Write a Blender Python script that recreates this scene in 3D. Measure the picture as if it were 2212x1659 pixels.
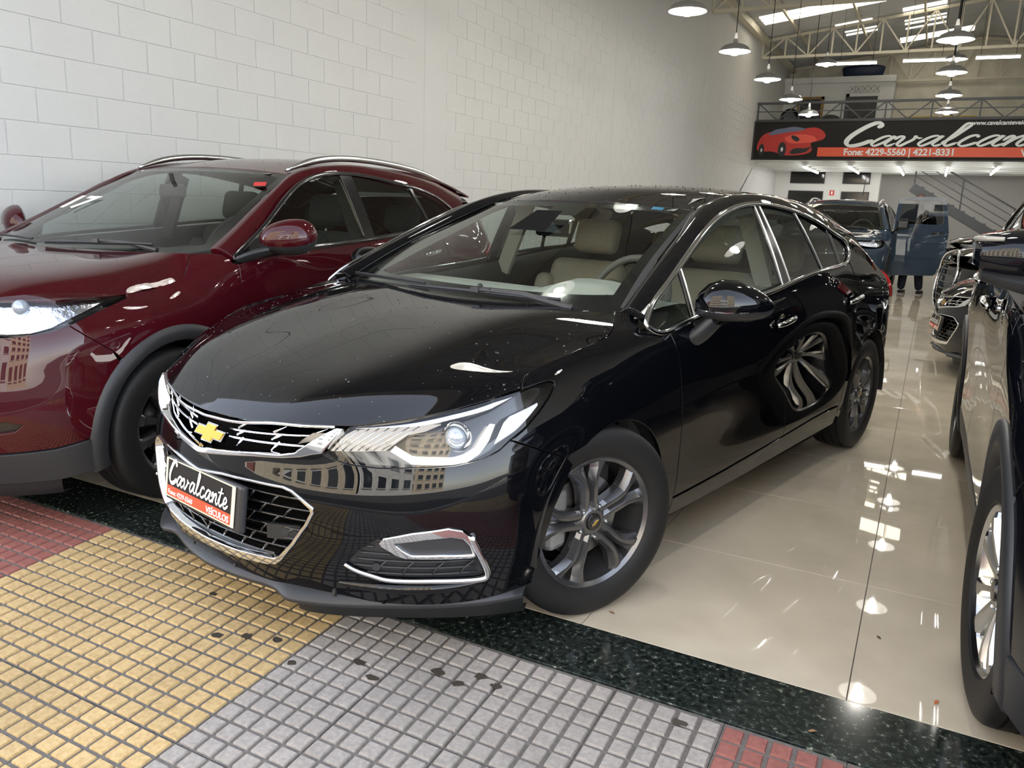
import bpy, bmesh, math, random
import numpy as np
from mathutils import Vector, Matrix
from mathutils.geometry import delaunay_2d_cdt
random.seed(7); RNG=np.random.default_rng(7)
for o in list(bpy.data.objects): bpy.data.objects.remove(o)
SC=bpy.context.scene; COL=SC.collection; PI=math.pi
# ------------------------------------------------------------------ camera
cd=bpy.data.cameras.new('camera'); cam=bpy.data.objects.new('camera',cd); COL.objects.link(cam)
cd.sensor_fit='HORIZONTAL'; cd.sensor_width=36; cd.lens=27.924; cd.clip_start=.05; cd.clip_end=400
def cam_axes(yaw,pitch,roll):
    f=Vector((-math.sin(yaw)*math.cos(pitch),math.cos(yaw)*math.cos(pitch),-math.sin(pitch)))
    r=Vector((math.cos(yaw),math.sin(yaw),0)); u=r.cross(f); c,s=math.cos(roll),math.sin(roll)
    return c*r+s*u,-s*r+c*u,f
_r,_u,_f=cam_axes(.4720,.2203,.0374)
cam.matrix_world=Matrix(((_r.x,_u.x,-_f.x,0),(_r.y,_u.y,-_f.y,-2.2025),(_r.z,_u.z,-_f.z,1.3123),(0,0,0,1)))
SC.camera=cam
# ------------------------------------------------------------------ sky, sun, exposure
wd=bpy.data.worlds.new('sky'); SC.world=wd; wd.use_nodes=True
_n=wd.node_tree.nodes; _bg=_n['Background']; _sky=_n.new('ShaderNodeTexSky'); _sky.sky_type='NISHITA'
_sky.sun_disc=False; _sky.sun_elevation=math.radians(48); _sky.sun_rotation=math.radians(20); _sky.altitude=750; _sky.air_density=1.0; _sky.dust_density=.6; _sky.ozone_density=1.5
_hs=_n.new('ShaderNodeHueSaturation'); _hs.inputs['Saturation'].default_value=.40; wd.node_tree.links.new(_sky.outputs[0],_hs.inputs['Color']); wd.node_tree.links.new(_hs.outputs[0],_bg.inputs[0]); _bg.inputs[1].default_value=1.05
sl=bpy.data.lights.new('sun','SUN'); so=bpy.data.objects.new('sun',sl); COL.objects.link(so)
sl.energy=24.0; sl.angle=.009; sl.color=(1,.94,.84)
so.rotation_euler=Vector((-.28,-.62,-.74)).to_track_quat('-Z','Y').to_euler()   # sun stands behind the building: the forecourt lies in its shade
so.location=(0,30,40)
vs=SC.view_settings; vs.view_transform='Standard'; vs.look='None'; vs.gamma=1; vs.use_curve_mapping=False; vs.exposure=0.0
# ------------------------------------------------------------------ helpers: materials
MATS={}
def _new(name):
    m=bpy.data.materials.new(name); m.use_nodes=True; MATS[name]=m
    return m,m.node_tree.nodes,m.node_tree.links,m.node_tree.nodes['Principled BSDF']
def mat(name,col,rough=.5,metal=0,coat=0,spec=.5,emit=None,estr=0,bump=0,bscale=60,var=0,vscale=8,col2=None,coat_rough=.03,trans=0,ior=None,sheen=0):
    m,n,l,p=_new(name)
    p.inputs['Base Color'].default_value=(*col,1); p.inputs['Roughness'].default_value=rough; p.inputs['Metallic'].default_value=metal
    p.inputs['Coat Weight'].default_value=coat; p.inputs['Coat Roughness'].default_value=coat_rough; p.inputs['Specular IOR Level'].default_value=spec
    if emit: p.inputs['Emission Color'].default_value=(*emit,1); p.inputs['Emission Strength'].default_value=estr
    if trans: p.inputs['Transmission Weight'].default_value=trans
    if ior: p.inputs['IOR'].default_value=ior
    if var or bump:
        tc=n.new('ShaderNodeTexCoord')
    if var:
        t=n.new('ShaderNodeTexNoise'); t.inputs['Scale'].default_value=vscale; t.inputs['Detail'].default_value=6; l.new(tc.outputs['Object'],t.inputs['Vector'])
        r=n.new('ShaderNodeValToRGB'); c2=col2 or tuple(max(0,c*(1-var)) for c in col)
        r.color_ramp.elements[0].position=.35; r.color_ramp.elements[1].position=.68
        r.color_ramp.elements[0].color=(*c2,1); r.color_ramp.elements[1].color=(*col,1)
        l.new(t.outputs[0],r.inputs[0]); l.new(r.outputs[0],p.inputs['Base Color'])
    if bump:
        t=n.new('ShaderNodeTexNoise'); t.inputs['Scale'].default_value=bscale; t.inputs['Detail'].default_value=4; l.new(tc.outputs['Object'],t.inputs['Vector'])
        b=n.new('ShaderNodeBump'); b.inputs['Strength'].default_value=bump; b.inputs['Distance'].default_value=.01; l.new(t.outputs[0],b.inputs['Height']); l.new(b.outputs[0],p.inputs['Normal'])
    return m
def emis(name,col,s):
    m,n,l,p=_new(name); e=n.new('ShaderNodeEmission'); e.inputs[0].default_value=(*col,1); e.inputs[1].default_value=s
    l.new(e.outputs[0],n['Material Output'].inputs[0]); return m
def glass(name,tint=(.80,.86,.83),f0=.05,gain=1.0):
    """thin sheet glass: tinted see-through plus a mirror reflection that grows at glancing angles"""
    m,n,l,p=_new(name); n.remove(p)
    t=n.new('ShaderNodeBsdfTransparent'); t.inputs[0].default_value=(*tint,1)
    g=n.new('ShaderNodeBsdfGlossy'); g.inputs['Roughness'].default_value=.0
    w=n.new('ShaderNodeLayerWeight'); w.inputs[0].default_value=.5
    a=n.new('ShaderNodeMath'); a.operation='POWER'; a.inputs[1].default_value=4.0; l.new(w.outputs['Facing'],a.inputs[0])
    b=n.new('ShaderNodeMath'); b.operation='MULTIPLY_ADD'; b.inputs[1].default_value=(1-f0)*gain; b.inputs[2].default_value=f0; l.new(a.outputs[0],b.inputs[0])
    mx=n.new('ShaderNodeMixShader'); l.new(b.outputs[0],mx.inputs[0]); l.new(t.outputs[0],mx.inputs[1]); l.new(g.outputs[0],mx.inputs[2])
    l.new(mx.outputs[0],n['Material Output'].inputs[0]); return m
M=MATS
# ------------------------------------------------------------------ helpers: objects
def tag(o,label=None,cat=None,group=None,kind=None):
    if label: o['label']=label
    if cat: o['category']=cat
    if group: o['group']=group
    if kind: o['kind']=kind
    return o
def thing(name,label,cat,loc=(0,0,0),rotz=0,group=None):
    o=bpy.data.objects.new(name,None); COL.objects.link(o); o.location=loc; o.rotation_euler=(0,0,rotz); o.empty_display_size=.1
    return tag(o,label,cat,group)
def mk(name,V,F,m=None,parent=None,smooth=True,sharp=None,norm=None):
    me=bpy.data.meshes.new(name); me.from_pydata([tuple(map(float,v)) for v in V],[],[tuple(map(int,f)) for f in F]); 
    if m is not None: me.materials.append(m if not isinstance(m,str) else M[m])
    if smooth: me.polygons.foreach_set('use_smooth',[True]*len(me.polygons))
    me.update()
    if norm is not None: me.normals_split_custom_set_from_vertices([tuple(map(float,v)) for v in norm])
    elif sharp: me.set_sharp_from_angle(angle=math.radians(sharp))
    o=bpy.data.objects.new(name,me); COL.objects.link(o)
    if parent: o.parent=parent
    return o
class MB:
    """collects simple shapes into one mesh"""
    def __init__(s): s.v=[];s.f=[]
    def add(s,V,F):
        k=len(s.v); s.v+=[tuple(map(float,v)) for v in V]; s.f+=[tuple(i+k for i in f) for f in F]; return s
    def box(s,x0,x1,y0,y1,z0,z1):
        return s.add([(x0,y0,z0),(x1,y0,z0),(x1,y1,z0),(x0,y1,z0),(x0,y0,z1),(x1,y0,z1),(x1,y1,z1),(x0,y1,z1)],
          [(0,3,2,1),(4,5,6,7),(0,1,5,4),(1,2,6,5),(2,3,7,6),(3,0,4,7)])
    def bar(s,a,b,w,h=None,up=(0,0,1)):
        h=h or w; a=np.array(a,float);b=np.array(b,float);d=b-a;d/=np.linalg.norm(d);u=np.array(up,float)
        if abs(d@u)>.95:u=np.array([1.,0,0])
        x=np.cross(d,u);x/=np.linalg.norm(x);z=np.cross(x,d)
        V=[p+sx*x*w/2+sz*z*h/2 for p in(a,b) for sx,sz in((-1,-1),(1,-1),(1,1),(-1,1))]
        return s.add(V,[(0,1,2,3),(7,6,5,4),(0,4,5,1),(1,5,6,2),(2,6,7,3),(3,7,4,0)])
    def tube(s,pts,r,n=8,cap=True,closed=False):
        P=np.array(pts,float);m=len(P);rr=np.broadcast_to(np.asarray(r,float),(m,))
        T=np.zeros_like(P)
        for i in range(m):
            a=P[(i-1)%m] if (closed or i>0) else P[0]; b=P[(i+1)%m] if (closed or i<m-1) else P[-1]
            T[i]=b-a
        T/=np.maximum(np.linalg.norm(T,axis=1,keepdims=True),1e-9)
        u=np.array([0,0,1.]) if abs(T[0,2])<.9 else np.array([1.,0,0]); V=[];
        x=np.cross(T[0],u);x/=np.linalg.norm(x)
        for i in range(m):
            x=x-(x@T[i])*T[i];x/=max(np.linalg.norm(x),1e-9);z=np.cross(T[i],x)
            for k in range(n):
                a=2*PI*k/n;V.append(P[i]+rr[i]*(math.cos(a)*x+math.sin(a)*z))
        F=[]
        for i in range(m if closed else m-1):
            j=(i+1)%m
            for k in range(n): F.append((i*n+k,j*n+k,j*n+(k+1)%n,i*n+(k+1)%n))
        if cap and not closed: F+=[tuple(range(n)),tuple(range((m-1)*n,m*n))[::-1]]
        return s.add(V,F)
    def lathe(s,prof,n=32,c=(0,0,0),axis='z',cap=False):
        V=[];F=[];k=len(prof)
        for i in range(n):
            a=2*PI*i/n;ca,sa=math.cos(a),math.sin(a)
            for r,h in prof:
                p={'z':(r*ca,r*sa,h),'x':(h,r*ca,r*sa),'y':(r*ca,h,r*sa)}[axis]; V.append((p[0]+c[0],p[1]+c[1],p[2]+c[2]))
        for i in range(n):
            j=(i+1)%n
            for q in range(k-1): F.append((i*k+q,j*k+q,j*k+q+1,i*k+q+1))
        return s.add(V,F)
    def ext(s,poly,d):
        """extrude 3D polygon along vector d"""
        n=len(poly);P=[np.array(p,float) for p in poly];d=np.array(d,float)
        return s.add(P+[p+d for p in P],[tuple(range(n))[::-1],tuple(range(n,2*n))]+[(i,(i+1)%n,(i+1)%n+n,i+n) for i in range(n)])
    def grid(s,G):
        G=np.asarray(G,float);a,b=G.shape[:2]
        return s.add(G.reshape(-1,3),[(i*b+j,(i+1)*b+j,(i+1)*b+j+1,i*b+j+1) for i in range(a-1) for j in range(b-1)])
    def build(s,name,m=None,parent=None,smooth=False,sharp=None,**k): return mk(name,s.v,s.f,m,parent,smooth or bool(sharp),sharp)
def ball(name,c,r,m,parent,seg=20,sx=1,sy=1,sz=1):
    pr=[(max(1e-4,math.sin(t))*r,-math.cos(t)*r) for t in np.linspace(0,PI,seg//2+1)]
    b=MB().lathe(pr,seg); b.v=[(x*sx+c[0],y*sy+c[1],z*sz+c[2]) for x,y,z in b.v]
    return b.build(name,m,parent,smooth=True)
def bevel(o,w=.005,seg=2,ang=35):
    d=o.modifiers.new('bevel','BEVEL'); d.width=w; d.segments=seg; d.limit_method='ANGLE'; d.angle_limit=math.radians(ang); d.harden_normals=False
    return o
def copy_tree(o,parent=None):
    c=o.copy(); COL.objects.link(c)
    if parent: c.parent=parent
    for ch in list(o.children): copy_tree(ch,c)
    return c
def text_mesh(name,body,size,m,parent=None,mw=None,ext=.002,shear=0,bold=0,align='LEFT',spacing=1):
    c=bpy.data.curves.new(name,'FONT'); c.body=body; c.size=size; c.extrude=ext; c.shear=shear; c.offset=bold; c.align_x=align; c.space_character=spacing; c.resolution_u=3
    t=bpy.data.objects.new(name,c); COL.objects.link(t)
    dg=bpy.context.evaluated_depsgraph_get(); me=bpy.data.meshes.new_from_object(t.evaluated_get(dg)); bpy.data.objects.remove(t)
    me.materials.clear(); me.materials.append(M[m]); o=bpy.data.objects.new(name,me); COL.objects.link(o)
    if parent: o.parent=parent
    if mw is not None: o.matrix_local=mw
    return o
def frame_mat(o,x,y):
    """matrix whose local X,Y axes run along x,y at origin o"""
    x=Vector(x).normalized(); y=Vector(y); z=x.cross(y).normalized(); y=z.cross(x)
    return Matrix(((x.x,y.x,z.x,o[0]),(x.y,y.y,z.y,o[1]),(x.z,y.z,z.z,o[2]),(0,0,0,1)))
class CSpl:
    """natural-ish C2 cubic spline through rows of data (knots t, values y[n,...])"""
    def __init__(s,t,y):
        t=np.asarray(t,float);y=np.asarray(y,float);n=len(t)
        s.t=t;s.y=y;sh=y.shape[1:];Y=y.reshape(n,-1)
        h=np.diff(t);A=np.zeros((n,n));B=np.zeros_like(Y)
        d=np.diff(Y,axis=0)/h[:,None]
        for i in range(1,n-1):
            A[i,i-1]=h[i-1];A[i,i]=2*(h[i-1]+h[i]);A[i,i+1]=h[i];B[i]=6*(d[i]-d[i-1])
        A[0,0]=1;A[-1,-1]=1
        s.m=np.linalg.solve(A,B).reshape(y.shape)
    def __call__(s,x):
        x=np.asarray(x,float);t=s.t
        i=np.clip(np.searchsorted(t,x)-1,0,len(t)-2)
        h=(t[i+1]-t[i])
        a=(t[i+1]-x)/h;b=(x-t[i])/h
        e=(slice(None),)*0
        def X(v): return v.reshape(v.shape+(1,)*(s.y.ndim-1))
        return X(a)*s.y[i]+X(b)*s.y[i+1]+(X((a**3-a)*h*h)*s.m[i]+X((b**3-b)*h*h)*s.m[i+1])/6
class Net:
    """C2 interpolating tensor surface through P[i][j] (3D); params u,v are mean chord lengths in metres"""
    def __init__(s,P,res=(240,70),mirror_u0=False):
        P=np.array(P,float)
        if mirror_u0:   # reflect first rows over x=0 so the surface is smooth over the centreline
            Q=P[1:3][::-1].copy();Q[...,0]*=-1;P=np.concatenate([Q,P]);k=2
        else:k=0
        du=np.linalg.norm(np.diff(P,axis=0),axis=2).mean(1);dv=np.linalg.norm(np.diff(P,axis=1),axis=2).mean(0)
        s.u=np.concatenate([[0],np.cumsum(du)]);s.u-=s.u[k]
        s.v=np.concatenate([[0],np.cumsum(dv)]);s.P=P
        s.su=CSpl(s.u,P);s.u0=s.u[k];s.u1=s.u[-1];s.v1=s.v[-1]
        s.sv=CSpl(s.v,np.swapaxes(s.su.y,0,1));
        # dense sample
        s.U=np.linspace(s.u[0],s.u1,res[0]);s.V=np.linspace(0,s.v1,res[1])
        s.D=s.grid(s.U,s.V)
    def grid(s,U,V):
        R=s.su(U)                       # nu,nj,3
        return np.swapaxes(CSpl(s.v,np.swapaxes(R,0,1))(V),0,1)
    def pt(s,uv):
        uv=np.asarray(uv,float).reshape(-1,2)
        R=s.su(uv[:,0])                 # n,nj,3
        C=CSpl(s.v,np.swapaxes(R,0,1)) # t=v, y[nj,n,3]
        v=uv[:,1];t=s.v;i=np.clip(np.searchsorted(t,v)-1,0,len(t)-2);h=t[i+1]-t[i]
        a=((t[i+1]-v)/h)[:,None];b=((v-t[i])/h)[:,None];h=h[:,None];k=np.arange(len(v))
        return a*C.y[i,k]+b*C.y[i+1,k]+((a**3-a)*h*h*C.m[i,k]+(b**3-b)*h*h*C.m[i+1,k])/6
    def nrm(s,uv,e=2e-3):
        uv=np.asarray(uv,float).reshape(-1,2)
        a=s.pt(uv+[e,0])-s.pt(uv-[e,0]);b=s.pt(uv+[0,e])-s.pt(uv-[0,e])
        n=np.cross(a,b);return n/np.maximum(np.linalg.norm(n,axis=1,keepdims=True),1e-9)
    def inv(s,pts,w=(1,1,1),it=12):
        """closest surface params to 3D points (w: axis weights, 0 = project along that axis)"""
        pts=np.asarray(pts,float).reshape(-1,3);w=np.asarray(w,float)
        F=(s.D*w).reshape(-1,3);out=[]
        for p in pts*w:
            k=np.argmin(((F-p)**2).sum(1));i,j=divmod(k,len(s.V));out.append((s.U[i],s.V[j]))
        uv=np.array(out);e=1e-4
        for _ in range(it):
            S=s.pt(uv);a=(s.pt(uv+[e,0])-S)/e*w;b=(s.pt(uv+[0,e])-S)/e*w;r=(pts-S)*w
            aa=(a*a).sum(1);bb=(b*b).sum(1);ab=(a*b).sum(1);ar=(a*r).sum(1);br=(b*r).sum(1)
            dt=aa*bb-ab*ab+1e-12
            st=np.stack([(bb*ar-ab*br)/dt,(aa*br-ab*ar)/dt],1)
            L=np.linalg.norm(st,axis=1,keepdims=True)
            uv=uv+st*np.minimum(1,.05/np.maximum(L,1e-9))
        return uv
def spline3(pts,n=40,closed=False):
    P=np.array(pts,float)
    if closed: P=np.concatenate([P[-3:],P,P[:3]])
    t=np.concatenate([[0],np.cumsum(np.maximum(np.linalg.norm(np.diff(P,axis=0),axis=1),1e-6)**.6)])
    s=CSpl(t,P)
    return s(np.linspace(t[3],t[-3],n,endpoint=False)) if closed else s(np.linspace(0,t[-1],n))
def densify(P,h,closed=True):
    P=np.asarray(P,float);out=[];n=len(P)
    for i in range(n if closed else n-1):
        a,b=P[i],P[(i+1)%n];k=max(1,int(math.ceil(np.linalg.norm(b-a)/h)))
        out+=[a+(b-a)*j/k for j in range(k)]
    if not closed: out.append(P[-1])
    return np.array(out)
def area2(P): x,y=P[:,0],P[:,1]; return .5*np.sum(x*np.roll(y,-1)-y*np.roll(x,-1))
def inset(P,d):
    """offset a dense ccw polygon inward by d"""
    e=np.roll(P,-1,0)-P;e/=np.maximum(np.linalg.norm(e,axis=1,keepdims=True),1e-9)
    nn=np.stack([-e[:,1],e[:,0]],1);m=nn+np.roll(nn,1,0);L=np.linalg.norm(m,axis=1,keepdims=True);m/=np.maximum(L,1e-6)
    c=np.maximum((m*nn).sum(1,keepdims=True),.5)
    return P+m*d/c
def inside(P,Q):
    x,y=Q[:,0],Q[:,1];r=np.zeros(len(Q),bool);n=len(P)
    for i in range(n):
        x0,y0=P[i];x1,y1=P[(i+1)%n]
        if y0==y1: continue
        c=((y0>y)!=(y1>y))&(x<(x1-x0)*(y-y0)/(y1-y0)+x0);r^=c
    return r
def mindist(P,Q):
    a=P;b=np.roll(P,-1,0);d=b-a;L=(d*d).sum(1)+1e-12;best=np.full(len(Q),9.)
    for i in range(len(P)):
        t=np.clip(((Q-a[i])@d[i])/L[i],0,1);best=np.minimum(best,np.linalg.norm(Q-a[i]-t[:,None]*d[i],axis=1))
    return best
def skin(net,outline,holes=(),h=.03,thick=.012,edge=.002,off=0.,seam_x0=False,flip=False,gap=.0):
    """trim a net with uv polygons; returns V,F,N with a rounded rim of depth thick"""
    loops=[];
    for k,L in enumerate([outline,*holes]):
        P=np.asarray(L,float)
        if area2(P)*(1 if k==0 else -1)<0: P=P[::-1]
        P=densify(P,h*.5); 
        q=[P[0]]
        for p in P[1:]:
            if np.linalg.norm(p-q[-1])>1.5e-3: q.append(p)
        P=np.array(q)
        loops.append(P)
    rings0=[]
    for P in loops:
        on0=np.abs(net.pt(P)[:,0])<2e-3 if seam_x0 else np.zeros(len(P),bool)
        Q=inset(P,edge+gap);R=inset(P,gap) if gap else P.copy()
        Q[on0,0]=P[on0,0];R[on0,0]=P[on0,0]
        rings0.append((Q,R,on0))
    O=rings0[0][0];lo,hi=O.min(0),O.max(0)
    gx=np.arange(lo[0],hi[0],h);gy=np.arange(lo[1],hi[1],h*.866)
    g=np.array([(x+(h*.5 if j%2 else 0),y) for j,y in enumerate(gy) for x in gx]) if len(gx) and len(gy) else np.zeros((0,2))
    if len(g):
        k=inside(O,g)
        for Q,_,_ in rings0[1:]: k&=~inside(Q,g)
        g=g[k]
        for Q,_,_ in rings0:
            if len(g): g=g[mindist(Q,g)>h*.42]
    vs=[];ed=[]
    for Q,_,_ in rings0:
        b=len(vs);vs+=[tuple(p) for p in Q];n=len(Q);ed+=[(b+i,b+(i+1)%n) for i in range(n)]
    vs+=[tuple(p) for p in g]
    r=delaunay_2d_cdt([Vector(v) for v in vs],ed,[],0,1e-6)
    UV=np.array([tuple(v) for v in r[0]]);T=np.array([f for f in r[2] if len(f)==3])
    c=UV[T].mean(1);k=inside(O,c)
    for Q,_,_ in rings0[1:]: k&=~inside(Q,c)
    T=T[k]
    ar=(UV[T[:,1]]-UV[T[:,0]]);br=(UV[T[:,2]]-UV[T[:,0]]);s=ar[:,0]*br[:,1]-ar[:,1]*br[:,0];T[s<0]=T[s<0][:,::-1]
    n0=net.nrm(UV);V=[net.pt(UV)+off*n0];N=[n0];F=[tuple(t) for t in T];base=len(UV)
    for Q,R,on0 in rings0:
        n=len(Q)
        # CDT may merge verts: find ring indices by nearest
        idx=[int(np.argmin(((UV-p)**2).sum(1))) for p in Q]
        nr=net.nrm(R);p=net.pt(R);pin=net.pt(Q);out=p-pin;out-=(out*nr).sum(1,keepdims=True)*nr
        L=np.linalg.norm(out,axis=1,keepdims=True);out=np.where(L>1e-7,out/np.maximum(L,1e-7),0)
        a=p+(off-edge)*nr;b=p+(off-thick)*nr
        V+=[a,b];mid=nr+out;mid/=np.maximum(np.linalg.norm(mid,axis=1,keepdims=True),1e-6);N+=[.35*mid+.65*np.where(L>1e-7,out,nr),np.where(L>1e-7,out,nr)]
        for i in range(n):
            j=(i+1)%n
            if on0[i] and on0[j]: continue
            F+=[(idx[i],base+i,base+j,idx[j]),(base+i,base+n+i,base+n+j,base+j)]
        base+=2*n
    V=np.concatenate(V);N=np.concatenate(N)
    F=[f for f in F if len(set(f))==len(f)]
    if flip: F=[f[::-1] for f in F];N=-N
    return V,F,N
def mirror_x(V,F,N): return V*[-1,1,1],[f[::-1] for f in F],N*[-1,1,1]
def fix_wind(V,F,N):
    a=V[[f[0] for f in F]];b=V[[f[1] for f in F]];c=V[[f[2] for f in F]];n=np.cross(b-a,c-a)
    m=(n*N[[f[0] for f in F]]).sum(1)
    return [f if q>=0 else f[::-1] for f,q in zip(F,m)]
def part(name,vfn,m,parent,both=False,sym=False):
    """link a skin as one mesh (sym: with its mirror half joined; both: as two mirrored objects)"""
    V,F,N=vfn;F=fix_wind(V,F,N)
    if sym:
        v,f,n=mirror_x(V,F,N);k=len(V);return mk(name,np.concatenate([V,v]),F+[tuple(i+k for i in q) for q in f],m,parent,norm=np.concatenate([N,n]))
    o=mk(name,V,F,m,parent,norm=N)
    if both:
        v,f,n=mirror_x(V,F,N);return o,mk(name,v,f,m,parent,norm=n)
    return o
def strip_pts(net,pts3,off=0,w=(1,1,1)):
    uv=net.inv(pts3,w);return net.pt(uv)+off*net.nrm(uv)
# ------------------------------------------------------------------ materials shared by the vehicles
def paint(name,col,metal=.0,flake=0,rough=.25,spec=.5):
    m=mat(name,col,rough=.6,metal=metal,coat=1,coat_rough=.0,spec=.0); return m
paint('paint_black',(.0022,.0024,.0034)); paint('paint_red',(.040,.0028,.0055)); paint('paint_navy',(.003,.0035,.006))
paint('paint_blue_grey',(.030,.046,.068)); paint('paint_dark_grey',(.012,.012,.012)); paint('paint_silver',(.35,.36,.36),metal=.7,rough=.3)
paint('paint_graphite',(.03,.032,.034),metal=.5,rough=.3)
mat('chrome',(.82,.84,.86),rough=.05,metal=1); mat('satin_silver',(.55,.57,.58),rough=.28,metal=1); mat('dark_alloy',(.17,.17,.175),rough=.27,metal=.85); mat('bright_alloy',(.62,.63,.64),rough=.2,metal=1)
mat('gloss_black',(.006,.006,.007),rough=.12,coat=.6); mat('black_plastic',(.016,.017,.018),rough=.42,bump=.05,bscale=600); mat('grey_plastic',(.020,.021,.024),rough=.45,bump=.04,bscale=500)
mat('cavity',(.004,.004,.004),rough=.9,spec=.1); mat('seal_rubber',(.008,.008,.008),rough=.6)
mat('beige_leather',(.30,.26,.20),rough=.5,bump=.08,bscale=250); mat('dark_cloth',(.022,.023,.024),rough=.85); mat('dash_beige',(.44,.44,.39),rough=.6,bump=.06,bscale=400); mat('dash_black',(.012,.012,.012),rough=.7)
mat('headliner',(.30,.29,.27),rough=.9); mat('pillar_trim',(.30,.28,.24),rough=.8); mat('carpet',(.02,.02,.02),rough=.95)
mat('brake_metal',(.35,.34,.33),rough=.35,metal=1); mat('caliper',(.42,.42,.41),rough=.45,metal=.8)
glass('windshield_glass',(.80,.86,.83),.05,.9); glass('side_glass',(.62,.69,.66),.06,.9); glass('lens_clear',(.95,.96,.97),.05,.9); glass('tinted_glass',(.14,.15,.15),.06,.9)
mat('reflector_chrome',(.85,.87,.9),rough=.12,metal=1); mat('amber_lens',(.8,.25,.02),rough=.15,coat=1); mat('red_lens',(.35,.01,.012),rough=.1,coat=1); mat('mirror_silver',(.9,.9,.9),rough=.02,metal=1)
mat('prism_white',(.80,.80,.86),rough=.25,bump=.4,bscale=900); mat('gold_emblem',(.55,.33,.06),rough=.35,metal=.8)
emis('drl_light',(1,.97,.90),9.0); emis('reflector_added_glow',(1,.92,.82),.75)
mat('reflector_bowl2',(.85,.87,.9),rough=.22,metal=1,bump=.8,bscale=55);mat('water',(.004,.004,.004),rough=.02,coat=1,spec=.6);mat('sign_black',(.010,.009,.008),rough=.55,spec=.25); mat('sign_white',(.82,.82,.80),rough=.4); mat('sign_red',(.62,.075,.025),rough=.4); mat('plate_tan',(.72,.66,.50),rough=.5); mat('sticker_blue',(.03,.22,.42),rough=.35); mat('sticker_red',(.55,.03,.03),rough=.4)
def tyre_mat():
    m,n,l,p=_new('tyre_rubber'); p.inputs['Base Color'].default_value=(.0085,.0085,.009,1); p.inputs['Roughness'].default_value=.58; p.inputs['Specular IOR Level'].default_value=.4
    tc=n.new('ShaderNodeTexCoord'); s=n.new('ShaderNodeSeparateXYZ'); l.new(tc.outputs['Object'],s.inputs[0])
    a=n.new('ShaderNodeMath'); a.operation='ARCTAN2'; l.new(s.outputs['Y'],a.inputs[0]); l.new(s.outputs['Z'],a.inputs[1])
    x=n.new('ShaderNodeMath'); x.operation='MULTIPLY'; x.inputs[1].default_value=9.; l.new(s.outputs['X'],x.inputs[0])
    b=n.new('ShaderNodeMath'); b.operation='MULTIPLY_ADD'; b.inputs[1].default_value=70; l.new(a.outputs[0],b.inputs[0]); l.new(x.outputs[0],b.inputs[2])
    c=n.new('ShaderNodeMath'); c.operation='SINE'; l.new(b.outputs[0],c.inputs[0])
    d=n.new('ShaderNodeMath'); d.operation='GREATER_THAN'; d.inputs[1].default_value=-.72; l.new(c.outputs[0],d.inputs[0])
    # only on the tread (outer radius)
    q=n.new('ShaderNodeVectorMath'); q.operation='LENGTH'; cb=n.new('ShaderNodeCombineXYZ'); l.new(s.outputs['Y'],cb.inputs[1]); l.new(s.outputs['Z'],cb.inputs[2]); l.new(cb.outputs[0],q.inputs[0])
    e=n.new('ShaderNodeMath'); e.operation='LESS_THAN'; e.inputs[1].default_value=.304; l.new(q.outputs['Value'],e.inputs[0])
    f=n.new('ShaderNodeMath'); f.operation='MAXIMUM'; l.new(d.outputs[0],f.inputs[0]); l.new(e.outputs[0],f.inputs[1])
    bp=n.new('ShaderNodeBump'); bp.inputs['Strength'].default_value=.9; bp.inputs['Distance'].default_value=.006; l.new(f.outputs[0],bp.inputs['Height']); l.new(bp.outputs[0],p.inputs['Normal'])
tyre_mat()
mat('fog_facet_white',(.62,.64,.68),rough=.15,metal=.4,bump=.6,bscale=70)
# ------------------------------------------------------------------ brush lettering of the dealer's name, drawn as strokes (u right, v up, x-height = 1)
SCRIPT={
 'C':([(1.55,1.75),(1.62,2.05),(1.45,2.25),(1.15,2.15),(.75,1.65),(.42,.95),(.40,.40),(.62,.08),(1.0,.06),(1.45,.32),(1.75,.62)],1.72,.20),
 'a':([(.98,.80),(.80,.97),(.52,.90),(.22,.52),(.14,.18),(.28,.03),(.52,.16),(.86,.62),(1.06,.98),(.90,.50),(.86,.16),(1.00,.03),(1.34,.30)],1.24,.115),
 'v':([(-.06,.62),(.12,.92),(.30,.92),(.30,.55),(.26,.15),(.40,.03),(.68,.32),(.92,.75),(.90,.98),(1.05,.80),(1.30,.78)],1.22,.12),
 'l':([(.0,.30),(.38,.85),(.70,1.65),(.76,2.05),(.62,2.12),(.44,1.65),(.24,.80),(.18,.25),(.30,.04),(.52,.12),(.76,.36)],.74,.12),
 'c':([(.82,.80),(.80,.98),(.56,.98),(.26,.62),(.16,.24),(.32,.03),(.62,.08),(1.0,.38)],.96,.12),
 'n':([(-.02,.50),(.20,.92),(.34,.92),(.26,.45),(.14,.02),(.34,.46),(.66,.88),(.86,.95),(.84,.60),(.76,.18),(.90,.03),(1.22,.32)],1.14,.115),
 't':([(.00,.36),(.36,.95),(.62,1.72),(.42,1.05),(.24,.40),(.26,.10),(.42,.03),(.82,.36)],.76,.115),
 'e':([(.04,.36),(.40,.42),(.70,.66),(.72,.92),(.52,.98),(.26,.66),(.18,.26),(.34,.03),(.64,.08),(1.0,.40)],.88,.115)}
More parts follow.
